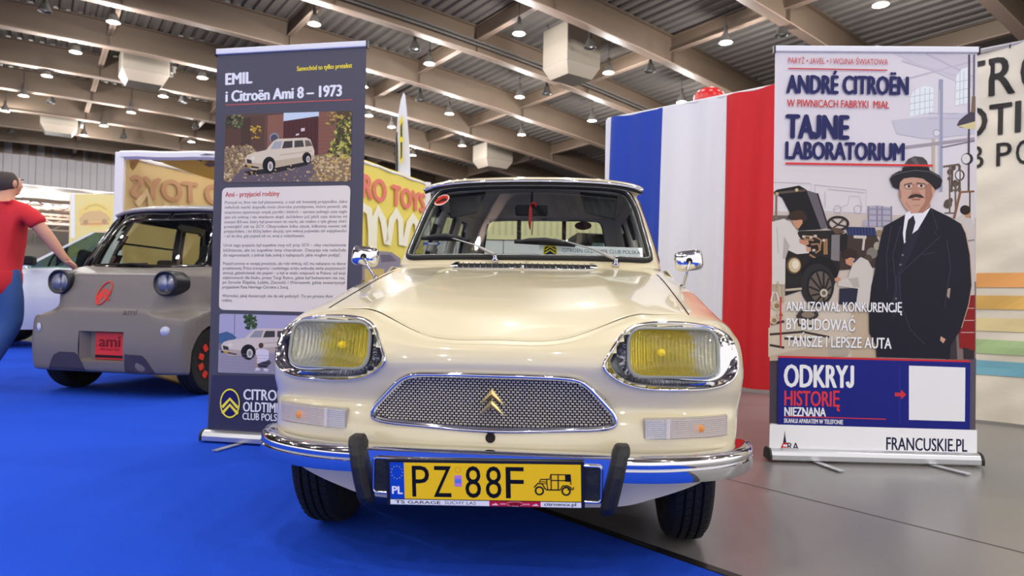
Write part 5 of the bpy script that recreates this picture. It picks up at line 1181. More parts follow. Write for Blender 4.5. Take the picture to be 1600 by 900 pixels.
bl = thing('balloon', 'red round balloon peeking over the top of the tricolour', 'balloon', at(1108, 163, 7.4))
MB().lathe([(0, -.19), (.05, -.185), (.12, -.15), (.165, -.07), (.18, .02), (.165, .10), (.11, .16), (.04, .185), (0, .188)], n=28).build('balloon_skin', mat('red_latex', (210, 30, 34), rough=.25, coat=.4), bl, smooth=True)
MB().tube([(0, 0, -.19), (.01, 0, -.4), (0, .02, -.8), (.02, .02, -1.2)], .003, 5).build('string', WHITEM, bl); MB().lathe([(.004, -.21), (.02, -.205), (.006, -.188)], n=10).build('knot', MATS['red_latex'], bl)

cv = thing('printed_canvas', 'cream wrinkled canvas wall with big black letters and coloured stripes, right edge of the photo', 'banner', (0, 0, 0))
g0, g1 = on_floor(1525, 660), on_floor(1600, 668.5); gd = (g1 - g0).normalized(); g0 = g0 - gd * .9; gL = 2.6; gn_ = Vector((gd.y, -gd.x, 0)); gt = 2.62
def cnv(u, v):
    w = .012 * math.sin(u * 4 + v * 3) + .008 * math.sin(u * 11 - v * 9) + .006 * math.sin(v * 17 + u * 5) + .004 * math.sin(v * 31 - u * 13)
    return g0 + gd * u + gn_ * (w - .02) + Vector((0, 0, .015 + v))
nu, nv = 70, 60
CANV = mat('cream_canvas', (232, 224, 206), rough=.8, noise=.03, nscale=3, bump=1.0, bscale=4)
MB().add([cnv(gL * i / nu, (gt - .015) * j / nv) for j in range(nv + 1) for i in range(nu + 1)], grid_faces(nv + 1, nu + 1)).build('canvas_sheet', CANV, cv, smooth=True)
A = Art(g0, gd, (0, 0, 1)); A.n = gn_; _pt = A.pt
def wrapped(u, v, k): p = cnv(u, v - .015); return p + gn_ * (.007 + k * .00003)
A.pt = wrapped
def stripe(y0, y1, col):
    va, vb_ = A.px(1526, y0)[1], A.px(1526, y1)[1]; c = srgb(*col); A.k += 1
    N_ = 40; v = [A.pt(gL * i / N_, z, A.k) for z in (vb_, (va + vb_) / 2, va) for i in range(N_ + 1)]; A.mb.add([], []); o = len(A.mb.v)
    A.mb.add(v, [])
    for q in grid_faces(3, N_ + 1): A.mb.f.append([i + o for i in q]); A.mb.m.append(0); A.mb.c.append(c)
for y0, y1, c in ((426.7, 449, (238, 170, 100)), (461.7, 482.7, (240, 194, 110)), (496.5, 516.7, (232, 214, 160)), (530, 551.7, (176, 204, 148)), (562.7, 585, (128, 186, 204))): stripe(y0, y1, c)
INK = (48, 46, 46)
def letters(L, ybase, xref, cap_px, bold):
    vb_ = A.px(xref, ybase)[1]; cap = A.px(xref, ybase - cap_px)[1] - vb_
    for ch, x0, x1 in L:
        u0, u1 = A.px(x0, ybase)[0], A.px(x1, ybase)[0]
        if u1 < gL - .02 and u0 > .02: A.text(ch, (u0, vb_), (u1, vb_), cap, INK, bold, px=False); A.k -= 1
letters([('C', 1432, 1470), ('I', 1479, 1487), ('T', 1496, 1537), ('R', 1545, 1584), ('O', 1595, 1637), ('Ë', 1650, 1686), ('N', 1700, 1742)], 149, 1546, 58, .01)
letters([('O', 1424, 1462), ('L', 1470, 1494), ('D', 1502, 1541), ('T', 1545.5, 1579), ('I', 1586, 1593.5), ('M', 1604, 1650), ('E', 1662, 1694), ('R', 1704, 1742)], 209.5, 1560, 49, .01)
letters([('C', 1432, 1456), ('L', 1463, 1480), ('U', 1486, 1508), ('B', 1514, 1536), ('P', 1556.5, 1580), ('O', 1587, 1615), ('L', 1624, 1642), ('S', 1650, 1674), ('K', 1684, 1710), ('A', 1716, 1746)], 259.5, 1557, 36, .004)
A.mb.build('printed_letters', print_mat(), cv, fixn=False)
MB().tube([g0 + Vector((0, 0, gt)) - gn_ * .03, g0 + gd * gL + Vector((0, 0, gt)) - gn_ * .03], .016, 8).build('frame_bar', ALU, cv)
for u in (.02, gL): MB().tube([g0 + gd * u - gn_ * .05 + Vector((0, 0, 0)), g0 + gd * u - gn_ * .05 + Vector((0, 0, gt))], .02, 8).build('frame_post', ALU, cv)
for u in (.5, 1.08, 1.7): MB().tube([g0 + gd * u + Vector((0, 0, gt - .03)), g0 + gd * u - gn_ * .03 + Vector((0, 0, gt + .02))], .004, 5).build('cable_tie', BLACK, cv)
# ================================================================== STANDS AND CARS BEHIND
TENTY = mat('yellow_tent_cloth', (240, 222, 110), rough=.8, bump=.2, bscale=4); TENTB = mat('lit_through_tent_cloth', (214, 186, 134), rough=.85, bump=.2, bscale=4); TENTW = mat('white_tent_frame', (234, 232, 236), rough=.6)  # buff cloth: light coming through the walls, put into their colour
tent = thing('market_tent', 'white framed tent with yellow printed side walls behind the grey microcar', 'tent', (0, 0, 0))
T0, T1 = Vector((-4.79, 8.15, 0)), Vector((-1.97, 8.0, 0)); td = Vector((.59, 1.6, 0)).normalized(); T2, T3 = T1 + td * 2.0, T0 + td * 2.0; TZ = 2.5
for p in (T0, T1, T2, T3): MB().box(p + Vector((0, 0, TZ / 2)), (.10, .10, TZ), Matrix.Rotation(.3, 3, 'Z')).build('tent_post', TENTW, tent, bevel=.01)
for p, q, r_ in ((T0, T1, .055), (T1, T2, .02), (T2, T3, .03), (T3, T0, .03)):
    MB().tube([p.lerp(q, k / 12) + Vector((0, 0, TZ - .03 + .006 * math.sin(k * 1.9))) for k in range(13)], r_, 6).build('top_bar', TENTW, tent)
def sheet(name, p, q, z0, z1, m, n=24):
    d = (q - p); nn = Vector((d.y, -d.x, 0)).normalized(); v = []
    for j in range(9):
        for i in range(n + 1):
            u = i / n; w = j / 8; v.append(p + d * u + nn * (.012 * math.sin(u * 21 + w * 2) * (1 - w * .6)) + Vector((0, 0, z0 + (z1 - z0) * w)))
    return MB().add(v, grid_faces(9, n + 1)).build(name, m, tent, smooth=True)
sl = sheet('left_wall', T0, T3, .05, TZ - .06, TENTB); sr = sheet('right_wall', T1, T2, .05, TZ, TENTY); sheet('back_wall', T2, T3, .05, TZ - .04, TENTB)
# what is printed on the right wall
nr_ = Vector((td.y, -td.x, 0)); A = Art(T1 + nr_ * .03, td, (0, 0, 1)); A.n = nr_
RDT = (238, 132, 122)
A.text('CITRO', (516, 292), (603, 317), 38, RDT, .035); A.text('TOYS', (613, 319.5), (664, 332), 31, RDT, .04)
def wl_(pts, w, c): A.line(pts, w, c)
for c, w in (((250, 246, 226), .14),):
    wl_([(548, 420), (556, 350), (566, 322), (577, 330), (580, 360), (580, 385)], w, c); wl_([(584, 392), (585, 345), (591, 328), (599, 345), (604, 378), (607, 380), (612, 345), (620, 332), (626, 345), (627, 380), (633, 380), (639, 350), (646, 340), (652, 350), (653, 384)], w, c)
A.poly([(566, 400), (590, 392), (612, 394), (626, 404), (624, 436), (566, 438)], (150, 142, 160)); A.poly([(572, 402), (590, 396), (590, 410), (572, 412)], (196, 190, 206)); A.poly([(594, 398), (610, 398), (620, 408), (596, 410)], (110, 104, 124)); A.poly([(570, 420), (600, 420), (600, 440), (570, 440)], (214, 190, 120)); A.poly(ell(612, 430, 7, 9, 16), (90, 84, 100))
A.mb.build('printed_wall_artwork', print_mat(), sr, fixn=False)
# the left wall shows its lettering from behind, mirrored and faded through the cloth
nl_ = Vector((td.y, -td.x, 0)); A = Art(T0 + nl_ * .03, td, (0, 0, 1)); A.n = nl_
A.text('TOYS', (206, 308), (309, 317), 34, (196, 150, 116), .035, mirror=True); A.text('RO', (322, 318), (372, 323), 31, (196, 150, 116), .035, mirror=True)
A.line([(214, 320), (230, 300), (236, 322), (250, 340), (262, 318)], .09, (222, 198, 152))
A.mb.build('show_through_lettering', print_mat(), sl, fixn=False)
# sagging yellow roof cloth seen under the front bar
va, vb_, vc = at(226, 244, 8.2), at(420, 238, 8.1), at(420, 300, 9.4); v = []
for j in range(9):
    for i in range(13):
        u, w = i / 12, j / 8; p = va.lerp(vb_, u) * (1 - w) + va.lerp(vc, u) * w; v.append(p + Vector((0, .0, -.05 * math.sin(PI * u) * w)))
ro = MB().add(v, grid_faces(9, 13)).build('roof_cloth', mat('amber_tent_cloth', (236, 200, 96), rough=.8), tent, smooth=True)
rp = MB()
for pts in ([(306, 249), (312, 242), (322, 240), (335, 241), (335, 247), (322, 247), (314, 253)], [(318, 257), (326, 253), (336, 253), (336, 260), (326, 261)]):
    q = []
    for x, y in pts:
        e = Vector((0, 0, EYE)); r = ray(x, y); n_ = (vb_ - va).cross(vc - va); t = (va - e).dot(n_) / r.dot(n_); q.append(e + r * (t * .985))
    rp.add(q, [tuple(range(len(q)))], 0, srgb(96, 84, 96))
rp.build('roof_print', print_mat(), ro, fixn=False)
MB().tube([at(190, 284, 8.35), at(214, 247, 8.3)], .045, 6).build('corner_brace', mat('tan_timber', (176, 134, 84), rough=.7), tent)

ff = thing('feather_flag', 'tall white feather flag with a yellow and navy emblem behind the yellow tent wall', 'flag', on_floor(628, 549)); fp = ff.location; D_ = fp.y
def ffp(x, y): p = at(x, y, D_); return p - fp
pts = [(620, 290), (619, 215), (622, 185), (627, 158), (631, 146), (634, 150), (636, 170), (638, 200), (640, 240), (641, 290)]
v = [ffp(*p) for p in pts]; v = [Vector((p.x, .05 * math.sin(p.z * 3), p.z)) for p in v]
v2 = []
MB().add(v, [tuple(range(len(v)))]).build('flag_cloth', mat('white_flag_cloth', (226, 228, 236), rough=.6), ff, solid=.004)
MB().tube([ffp(620, 549), ffp(620, 290), ffp(620, 215), ffp(623, 185), ffp(628, 158), ffp(632, 146)], .018, 6).build('pole', mat('black_pole', (40, 40, 44)), ff); MB().box((ffp(620, 549).x, 0, .02), (.5, .5, .04)).build('foot', GREYM, ff)
A = Art(fp + Vector((0, -.10, 0)), (1, 0, 0), (0, 0, 1)); A.poly([(624, 190), (628, 178), (630, 190), (630, 250), (626, 258), (624, 246)], (226, 208, 60)); A.poly([(625.4, 198), (628.4, 190), (628.8, 214), (625.6, 214)], (60, 66, 110)); A.poly([(625.6, 222), (628.8, 222), (628.4, 246), (626, 250)], (60, 66, 110))
A.mb.build('emblem', print_mat(), [o for o in ff.children if o.name.startswith('flag_cloth')][0], fixn=False, M=Matrix.Translation(-fp))

def board(name, label, x0, x1, ytop, d, ybot, col, strip=None):
    a, b = at(x0, ytop, d), at(x1, ytop, d); w = b.x - a.x; zt_ = a.z; zb_ = max(.02, at(x0, ybot, d).z)
    t = thing(name, label, 'poster', ((a.x + b.x) / 2, d, 0)); MB().box((0, 0, (zt_ + zb_) / 2), (w, .02, zt_ - zb_)).build('poster_panel', mat('poster_' + name + str(x0), col, rough=.6), t, bevel=.003)
    for s in (-1, 1): MB().box((s * (w / 2 - .02), .035, zt_ / 2), (.04, .04, zt_)).build('stand_leg', ALU, t)
    return t, Vector((a.x, d - .011, zb_)), w, zt_ - zb_
pt_, o_, w_, h_ = board('poster_stand', 'yellow poster stand with a brown emblem left of the market tent', 110, 180, 303, 13, 470, (238, 222, 150))
A = Art(o_ + Vector((0, -.002, 0)), (1, 0, 0), (0, 0, 1)); A.poly([(110, 303), (117, 303), (117, 372), (110, 372)], (244, 244, 240)); A.poly(ell(148, 336, 26, 19, 28), (242, 216, 132)); A.poly([(124, 342), (130, 334), (140, 330), (156, 329), (166, 334), (172, 341), (172, 346), (124, 347)], (222, 190, 140)); A.text('SERWIS', (125, 342), (171, 341), 7, (206, 160, 120), .03) if False else None; A.line([(126, 350), (170, 349)], .05, (224, 170, 130)); A.line([(132, 328), (140, 322), (150, 320), (160, 323), (166, 328)], .03, (214, 196, 120)); A.poly(ell(134, 347, 4, 4, 12), (190, 160, 120)); A.poly(ell(163, 346, 4, 4, 12), (190, 160, 120)); A.text('RETRO', (130, 345), (168, 344), 5, (120, 90, 70), .03) if False else None
A.mb.build('poster_print', print_mat(), pt_, fixn=False, M=Matrix.Translation(-pt_.location))

def loft(S_, n=10):
    """stations (x, [(y, z) half section from the sill up to the middle]) -> closed body skin"""
    R = []
    for x, sec in S_: R.append([(x, -y, z) for y, z in sec] + [(x, y, z) for y, z in sec[::-1][1 if sec[-1][0] == 0 else 0:]])
    return R
def far_car(label, loc, rz, body, L=4.2, Wd=.88, belt=.98, top=1.55, hood=.95, kind='hatch', group=None):
    """modern car, nose towards local -x"""
    m_ = mat('paint_%d_%d_%d' % body, body, rough=.3, coat=1); t = thing('parked_car', label, 'car', loc, rz)
    xs = [(-L / 2, .42, .55, .72), (-L / 2 + .12, .30, .72, .88), (-L / 2 + .5, .26, hood - .06, .97), (-L / 2 + 1.05, .26, hood, 1), (-L / 2 + 1.5, .26, belt, 1), (0, .26, belt + .01, 1), (L / 2 - .9, .26, belt + .03, 1), (L / 2 - .3, .28, belt + .02, .97), (L / 2 - .05, .36, belt - .1, .9), (L / 2, .45, belt - .3, .82)]
    R = np.array([[(x, s * Wd * k * w, z0 + (z1 - z0) * h) for s, w, h in ((-1, .90, 0), (-1, .98, .25), (-1, 1, .55), (-1, .97, .82), (-1, .86, 1), (0, .3, 1.02), (1, .86, 1), (1, .97, .82), (1, 1, .55), (1, .98, .25), (1, .90, 0))] for x, z0, z1, k in xs])
    R = catmull(R, 4); R = np.stack([catmull(r, 3) for r in R]); ax = (-L / 2 + .66, L / 2 - .78)
    def kp(i, j):
        c = (R[i, j] + R[i + 1, j + 1]) / 2; return not (abs(c[1]) > Wd * .7 and any(math.hypot(c[0] - a, c[2] - .33) < .37 for a in ax))
    MB().add(R.reshape(-1, 3), grid_faces(*R.shape[:2], kp)).build('car_body', m_, t, smooth=True)
    rr_ = .95 if kind == 'hatch' else .6
    bp = [(-L / 2 + 1.15, .84), (-L / 2 + 1.5, .86), (0, .87), (L / 2 - .8, .86), (L / 2 - .25, .80)]; tp = [(-L / 2 + 1.95, .62), (-L / 2 + 2.2, .66), (.2, .68), (L / 2 - .9, .66), (L / 2 - .55, .6)]
    G_ = []
    for (xb, wb), (xt, wt) in zip(bp, tp):
        row = []
        for s in (-1, 1):
            col = [(xb + (xt - xb) * k, s * Wd * (wb + (wt - wb) * k) / .88 * .92, belt - .02 + (top - .05 - belt) * k) for k in (0, .33, .66, 1)]; row += col if s < 0 else [(xt, 0, top)] + col[::-1]
        G_.append(row)
    G_ = np.array(G_); G_ = catmull(G_, 5); nr_, nc_ = G_.shape[:2]
    cab = MB(); gl_ = {}
    for i in range(nr_ - 1):
        for j in range(nc_ - 1):
            q = [tuple(G_[i, j]), tuple(G_[i, j + 1]), tuple(G_[i + 1, j + 1]), tuple(G_[i + 1, j])]; pil = i in (0, 9, 10, nr_ - 2) or j in (0, 3, 4, nc_ - 2) and j not in (0, nc_ - 2)
            side = j < 3 or j > 4; (gl_.setdefault((j < 3, i < 9), MB()) if side and i not in (9, 10) and i > 0 and i < nr_ - 2 else cab).add(q, [(0, 1, 2, 3)])
    cab.build('cabin_pillars', m_ if kind != 'dark' else BLACK, t, smooth=False)
    g2 = glass('far_car_glass', (170, 190, 186), 1.0); [x_.build('side_window', g2, t) for x_ in gl_.values()]
    for e, nm in ((0, 'windscreen'), (nr_ - 1, 'tailgate_glass')):
        MB().add([tuple(p) for p in G_[e]], [tuple(range(nc_))]).build(nm, g2, t)
    MB().box((.3, 0, belt - .25), (L * .45, Wd * 1.5, .1)).build('cabin_floor', BLACK, t)
    for sy in (-.35, .35):
        for sx in (-.25, .65): MB().box((sx, sy, belt - .02), (.14, .42, .6), Matrix.Rotation(.2, 3, 'Y')).build('seat', DARKIN, t, bevel=.05)
    st_ = MB().tube([(-.62 + .04 * math.sin(a), -.36 + .18 * math.cos(a), belt + .02 + .17 * math.sin(a)) for a in [2 * PI * k / 20 for k in range(20)]], .014, 6, closed=True); st_.build('steering_wheel', BLACK, t, smooth=True)
    for a in ax:
        for s in (-1, 1):
            w = MB().lathe([(.20, -.09), (.30, -.10), (.325, -.06), (.325, .06), (.30, .10), (.20, .09)], Matrix.Translation((a, s * (Wd - .11), .325)) @ Matrix.Rotation(PI / 2, 4, 'X'), 28).build('wheel', TYRE, t, smooth=True)
            MB().lathe([(.205, .085), (.19, .06), (.06, .07), (.05, .09), (0, .09)], Matrix.Translation((a, s * (Wd - .11), .325)) @ Matrix.Rotation(-s * PI / 2, 4, 'X') , 20).build('wheel_rim', ALU, w, smooth=True)
    for s in (-1, 1):
        MB().box((-L / 2 + 1.32, s * (Wd + .10), belt + .07), (.12, .20, .13)).build('wing_mirror', BLACK, t, bevel=.03)
        MB().sweep(None, [[(-L / 2 + .08 + .02 * k, s * Wd * (.42 + .1 * k), .62 + z) for z in (0, .11)] + [(-L / 2 + .20 + .06 * k, s * Wd * (.42 + .1 * k), .64 + z) for z in (.1, -.02)] for k in range(5)]).build('headlight', mat('clear_headlight', (226, 230, 234), rough=.1, coat=1), t)
    return t
far_car('silver crossover car behind the man in the red shirt', (-6.25, 10.35, .0015), math.radians(20), (204, 208, 220), L=4.1, Wd=.86, belt=1.14, top=1.74, hood=1.10)
far_car('white rounded van beyond the silver crossover', (-9.2, 14.9, .0015), math.radians(60), (236, 236, 244), L=4.0, Wd=.9, belt=1.25, top=2.12, hood=1.2)
far_car('black car whose roof shows through the rear window of the cream car', (.95, 8.9, 0), math.radians(14), (22, 22, 25), L=4.1, Wd=.84, belt=1.02, top=1.70, hood=.98, kind='dark')
# small blue box on a dark stand far left
bs = thing('info_stand', 'dark stand with a bright blue box on top beyond the silver crossover', 'stand', on_floor(45, 521))
MB().box((0, 0, .55), (.5, .4, 1.1)).build('stand_body', mat('dark_board', (36, 38, 44)), bs, bevel=.01); MB().box((0, -.05, 1.22), (.30, .25, .2)).build('blue_box', mat('bright_blue_box', (30, 80, 200), rough=.4), bs, bevel=.02); MB().box((-.17, -.1, 1.16), (.1, .1, .1)).build('yellow_tag', mat('lemon_card', (226, 216, 110)), bs, bevel=.01)
# white stand wall and cream poster row seen through the cabin of the cream car
ew = thing('exhibition_wall', 'long white stand wall seen through the rear window of the cream car', 'partition', (0.2, 14.2, 0))
for k in range(7): MB().box((-2.9 + k * 1.0, 0, 1.02), (.985, .05, 2.04)).build('wall_panel', mat('white_board', (222, 222, 226), rough=.6), ew, bevel=.004)
for k in range(4):
    p = thing('hanging_poster', 'cream striped poster over the white stand wall, %s from the left' % ORD[k], 'poster', (-1.3 + k * .95, 14.15, 2.06))
    MB().box((0, 0, .22), (.86, .02, .44)).build('poster_panel', mat('cream_poster', (236, 228, 176), rough=.7), p)
    for i in range(6): MB().box((-.34 + i * .135, -.012, .24), (.05, .006, .30)).build('printed_column', mat('poster_brown', (196, 182, 120) if (i + k) % 2 else (214, 206, 160)), p)
pe = thing('counter', 'low beige counter in front of the white stand wall', 'counter', (-.6, 12.3, 0)); MB().box((0, 0, .55), (2.2, .6, 1.1)).build('counter_body', mat('beige_board', (206, 196, 184), rough=.6), pe, bevel=.01); MB().box((0, 0, 1.12), (2.3, .7, .04)).build('counter_top', WHITEM, pe, bevel=.008)

# ================================================================== THE GREY MICROCAR
EY = -math.radians(12.4); ev = thing('microcar', 'small grey electric two-seater with black lamp pods and red accents, left side', 'car', (-3.14, 5.11, .0015), EY); EM = Matrix.Translation(ev.location) @ Matrix.Rotation(EY, 4, 'Z')
EGR = mat('matt_taupe_plastic', (118, 111, 106), rough=.42, noise=.04, nscale=5); EDK = mat('dark_plum_plastic', (58, 52, 66), rough=.6); EBK = mat('gloss_black', (9, 9, 10), rough=.08, coat=1); ERED = mat('signal_red', (226, 54, 40), rough=.45)
er = [([.05, .05, .052, .062, .075, .09, .115, .14], [.185] * 8, [0, .2, .4, .52, .60, .645, .675, .69]),
 ([.018, .018, .022, .034, .05, .07, .10, .14], [.215] * 8, [0, .2, .4, .52, .605, .655, .688, .70]),
 ([.0, 0, .004, .016, .034, .058, .095, .15], [.36] * 8, [0, .2, .4, .52, .61, .665, .696, .703]),
 ([.005, .005, .010, .022, .040, .064, .10, .17], [.50] * 8, [0, .2, .4, .52, .61, .665, .697, .703]),
 ([.022, .022, .026, .036, .054, .078, .115, .24], [.625, .625, .615, .60, .60, .60, .60, .62], [0, .2, .39, .50, .60, .655, .69, .702]),
 ([.034, .034, .038, .052, .085, .125, .18, .33], [.665, .665, .66, .625, .622, .622, .625, .655], [0, .2, .375, .475, .575, .635, .675, .70]),
 ([.046, .046, .050, .095, .15, .20, .27, .42], [.682, .682, .682, .665, .668, .672, .68, .70], [0, .2, .37, .45, .525, .585, .645, .698]),
 ([.075, .075, .080, .11, .16, .22, .30, .42], [.79, .79, .79, .785, .785, .785, .785, .79], [0, .2, .37, .45, .52, .575, .635, .697]),
 ([.112, .112, .116, .135, .18, .24, .32, .43], [.915, .915, .915, .915, .912, .91, .91, .91], [0, .2, .37, .45, .52, .575, .635, .696]),
 ([.135, .135, .138, .155, .20, .26, .34, .45], [.945, .945, .945, .945, .945, .945, .945, .945], [0, .2, .37, .455, .525, .58, .64, .695]),
 ([.26, .26, .26, .27, .31, .36, .42, .50], [.975, .975, .977, .98, .982, .985, .985, .985], [0, .2, .38, .47, .54, .595, .65, .692]),
 ([.42, .42, .425, .44, .46, .49, .52, .56], [1.005, 1.006, 1.01, 1.015, 1.018, 1.02, 1.015, 1.0], [0, .2, .39, .49, .56, .61, .655, .69])]
eg = mirror_rows(np.array([[(x, y, z) for y, z, x in zip(*r)] for r in er])); eg = catmull(eg, 7); eg = np.stack([catmull(r, 8) for r in eg]); EVv = eg.reshape(-1, 3); EVB = bvh(EVv, grid_faces(*eg.shape[:2]))
REC = [(-.165, .275), (.225, .275), (.215, .498), (-.165, .498)]
def ekeep(i, j): c = (eg[i, j] + eg[i + 1, j + 1]) / 2; return not inside(c[0], c[2], REC)
MB().add(EVv, grid_faces(*eg.shape[:2], ekeep)).build('front_shell', EGR, ev, smooth=True)
def eon(x, z, out=0.0):
    h = EVB.ray_cast(Vector((x, -1, z)), Vector((0, 1, 0))); p = h[0] if h[0] is not None else Vector((x, .1, z)); return p + Vector((0, -out, 0))
# plate recess with sloping sides
R0 = [eon(x, z, -.001) for x, z in rrect(-.172, .268, .232, .505, .012, 2)]; R1 = [Vector((x, .075, z)) for x, z in rrect(-.13, .285, .215, .492, .01, 2)]
k = len(R0); MB().add(R0 + R1, [(i, (i + 1) % k, k + (i + 1) % k, k + i) for i in range(k)] + [tuple(range(k, 2 * k))]).build('plate_recess', EGR, ev)
rp = MB().box((.072, .058, .388), (.286, .012, .208)).build('red_plate', mat('plate_red', (214, 36, 36), rough=.4), ev, bevel=.004)
A = Art((-.071, .0515, .284), (1, 0, 0), (0, 0, 1)); DK = (120, 14, 18)
A.text('ami', (.040, .098), (.226, .098), .082, DK, .03, px=False); A.text('100% ELECTRIC', (.045, .070), (.225, .070), .015, DK, .02, px=False); A.poly([(.004, .012), (.28, .012), (.28, .034), (.004, .034)], (30, 8, 10), px=False); A.text('MIEJSKI MIKROSAMOCHÓD', (.02, .016), (.265, .016), .012, (206, 40, 40), .02, px=False) if False else None
for x in (.02, .262): A.poly(ell(x, .104, .005, .005, 10), DK, px=False)
A.mb.build('plate_print', print_mat(), rp, fixn=False)
# dark lower air intakes
for pl in ([(-.47, .195), (-.40, .31), (-.345, .335), (-.205, .335), (-.165, .30), (-.13, .215), (-.12, .195)], [(.235, .195), (.245, .335), (.39, .33), (.425, .30), (.49, .195)]):
    out = []
    for a, b in zip(pl, pl[1:] + pl[:1]): out += [(a[0] + (b[0] - a[0]) * t / 5, a[1] + (b[1] - a[1]) * t / 5) for t in range(5)]
    MB().add([eon(x, z, .004) for x, z in out], [tuple(range(len(out)))]).build('air_intake', EDK, ev, solid=.004)
# badge: outlined oval with two chevrons, and the embossed word
bd = MB()
o2 = [(-.022 + .066 * (math.cos(w) * .80 + math.sin(w) * .38), .792 + .088 * (math.sin(w) * 1.0)) for w in [2 * PI * k / 36 for k in range(36)]]
bd.tube([eon(x, z, .004) for x, z in o2], .0055, 6, closed=True)
for dz in (.0, -.040):
    for (x0, z0), (x1, z1) in (((-.075, .752 + dz), (-.018, .822 + dz)), ((-.018, .822 + dz), (.034, .775 + dz))):
        d = Vector((x1 - x0, 0, z1 - z0)).normalized(); q = Vector((-d.z, 0, d.x)) * .012; a, b = eon(x0, z0, .004), eon(x1, z1, .004); bd.add([a - q, b - q, b + q, a + q], [(0, 1, 2, 3)])
bd.build('red_badge', ERED, ev)
A = Art((.20, 0, .63), (1, 0, 0), (0, 0, 1)); _p = A.pt
A.pt = lambda u, v, k: eon(.20 + u, .63 + v, .0012)
A.text('ami', (0, 0), (.115, 0), .045, (92, 85, 84), .02, px=False); A.mb.build('embossed_word', print_mat(), ev, fixn=False)
for sx, cx in ((-1, -.437), (1, .496)):
    z = .875; y0 = eon(cx, z).y
    pod = MB(); oc = [(1.0, .45), (.45, 1.0), (-.45, 1.0), (-1.0, .45), (-1.0, -.45), (-.45, -1.0), (.45, -1.0), (1.0, -.45)]; oc = round_poly(oc, .35, 3)
    rr = []
    for y, r in ((.10, .100), (-.03, .106), (-.055, .103), (-.060, .094), (-.052, .076), (-.046, .070)): rr.append([Vector((cx + a * r, y0 + y, z + b * r * .92)) for a, b in oc])
    lp = pod.sweep(None, rr, cap=False).build('lamp_pod', mat('satin_black', (22, 22, 24), rough=.35), ev, smooth=True, autos=40)
    TM = Matrix.Translation((cx, y0, z)) @ Matrix.Rotation(PI / 2, 4, 'X')
    MB().lathe([(.072, .052), (.05, .062), (0, .066)], TM, 24).build('lamp_lens', glass('pod_lens', (244, 246, 250), 1.2, ribs=20), lp, smooth=True)
    MB().lathe([(.074, .050), (.064, .040), (.04, .030), (0, .026)], TM, 24).build('lamp_reflector', mat('pod_reflector', (246, 246, 252), rough=.2, metal=.25, bump=.6, bscale=60), lp, smooth=True)
for x in (-.583, .566):
    p = eon(x, .515); MB().lathe([(.036, -.004), (.036, .003), (.030, .004), (.027, .008), (0, .011)], Matrix.Translation(p) @ Matrix.Rotation(PI / 2, 4, 'X') if abs(x) < .5 else Matrix.Translation(p + Vector((0, -.0, 0))) @ Matrix.Rotation(math.copysign(.35, x), 4, 'Z') @ Matrix.Rotation(PI / 2, 4, 'X'), 20).build('marker_lamp', mat('pale_lamp_glass', (196, 198, 214), rough=.1, coat=1), ev, smooth=True)
# flat sides with wheel arches
def arch(cy, r, n=12, a0=0, a1=PI): return [(cy - r * math.cos(a0 + (a1 - a0) * k / n), .27 + r * math.sin(a0 + (a1 - a0) * k / n)) for k in range(n + 1)]
sp_ = arch(.43, .285, 12, .28, PI) + [(.715, .20), (1.69, .20)] + arch(1.98, .285) + [(2.30, .22), (2.36, .26), (2.40, .6), (2.36, .98), (1.5, .99), (.56, 1.0), (.43, .95), (.42, .80), (.42, .70), (.33, .655), (.24, .62), (.17, .5), (.152, .40)]
for sd in (-1, 1):
    MB().prism(sp_, lambda u, v, d: Vector((sd * d, u, v)), .665, .702).build('side_panel', EGR, ev, bevel=.008)
    MB().prism([(.85, .40), (1.55, .40), (1.52, .44), (.88, .44)], lambda u, v, d: Vector((sd * d, u, v)), .70, .708).build('door_rub_strip', EDK, ev)
MB().sweep(None, [[(x, y, z) for y, z in ((2.36, .24), (2.40, .6), (2.36, .98), (2.2, .98), (2.2, .24))] for x in (-.69, .69)]).build('rear_panel', EGR, ev, bevel=.01)
MB().box((0, 1.25, .26), (1.3, 2.2, .06)).build('floor_pan', BLACK, ev); MB().box((.05, .35, .20), (.7, .3, .08)).build('axle_beam', BLACK, ev, bevel=.02)
# cabin
PB2 = [(0, .42), (.3, .425), (.48, .445), (.565, .475), (.622, .55), (.662, .72), (.685, 1.3), (.68, 1.95), (.65, 2.25), (.55, 2.33), (.3, 2.35), (0, 2.35)]
PT2 = [(0, .80), (.25, .80), (.40, .815), (.48, .84), (.53, .89), (.56, 1.0), (.585, 1.35), (.58, 1.85), (.555, 2.02), (.47, 2.10), (.25, 2.12), (0, 2.12)]
cb2, ct2 = catmull(np.array(PB2), 9), catmull(np.array(PT2), 9); cb2 = np.concatenate([cb2, (cb2 * [-1, 1])[-2:0:-1]]); ct2 = np.concatenate([ct2, (ct2 * [-1, 1])[-2:0:-1]])
Q2_ = []
for i in range(31):
    t = i / 30; r = cb2 * (1 - t) + ct2 * t; b_ = 1 + .03 * math.sin(PI * t); Q2_.append(np.stack([r[:, 0] * b_, r[:, 1] - .02 * math.sin(PI * t) * (r[:, 1] < .9), np.full(len(r), .995 * (1 - t) + 1.535 * t)], 1))
Q2_ = np.array(Q2_); Q2_ = np.concatenate([Q2_, Q2_[:, :1]], 1); qv = Q2_.reshape(-1, 3); NQ2 = Q2_.shape[1]
WS2 = round_poly([(-.60, 1.003), (.60, 1.003), (.54, 1.30), (.485, 1.518), (-.485, 1.518), (-.54, 1.30)], .05); WG2 = round_poly([(-.55, 1.03), (.55, 1.03), (.485, 1.30), (.43, 1.43), (-.43, 1.43), (-.485, 1.30)], .06)
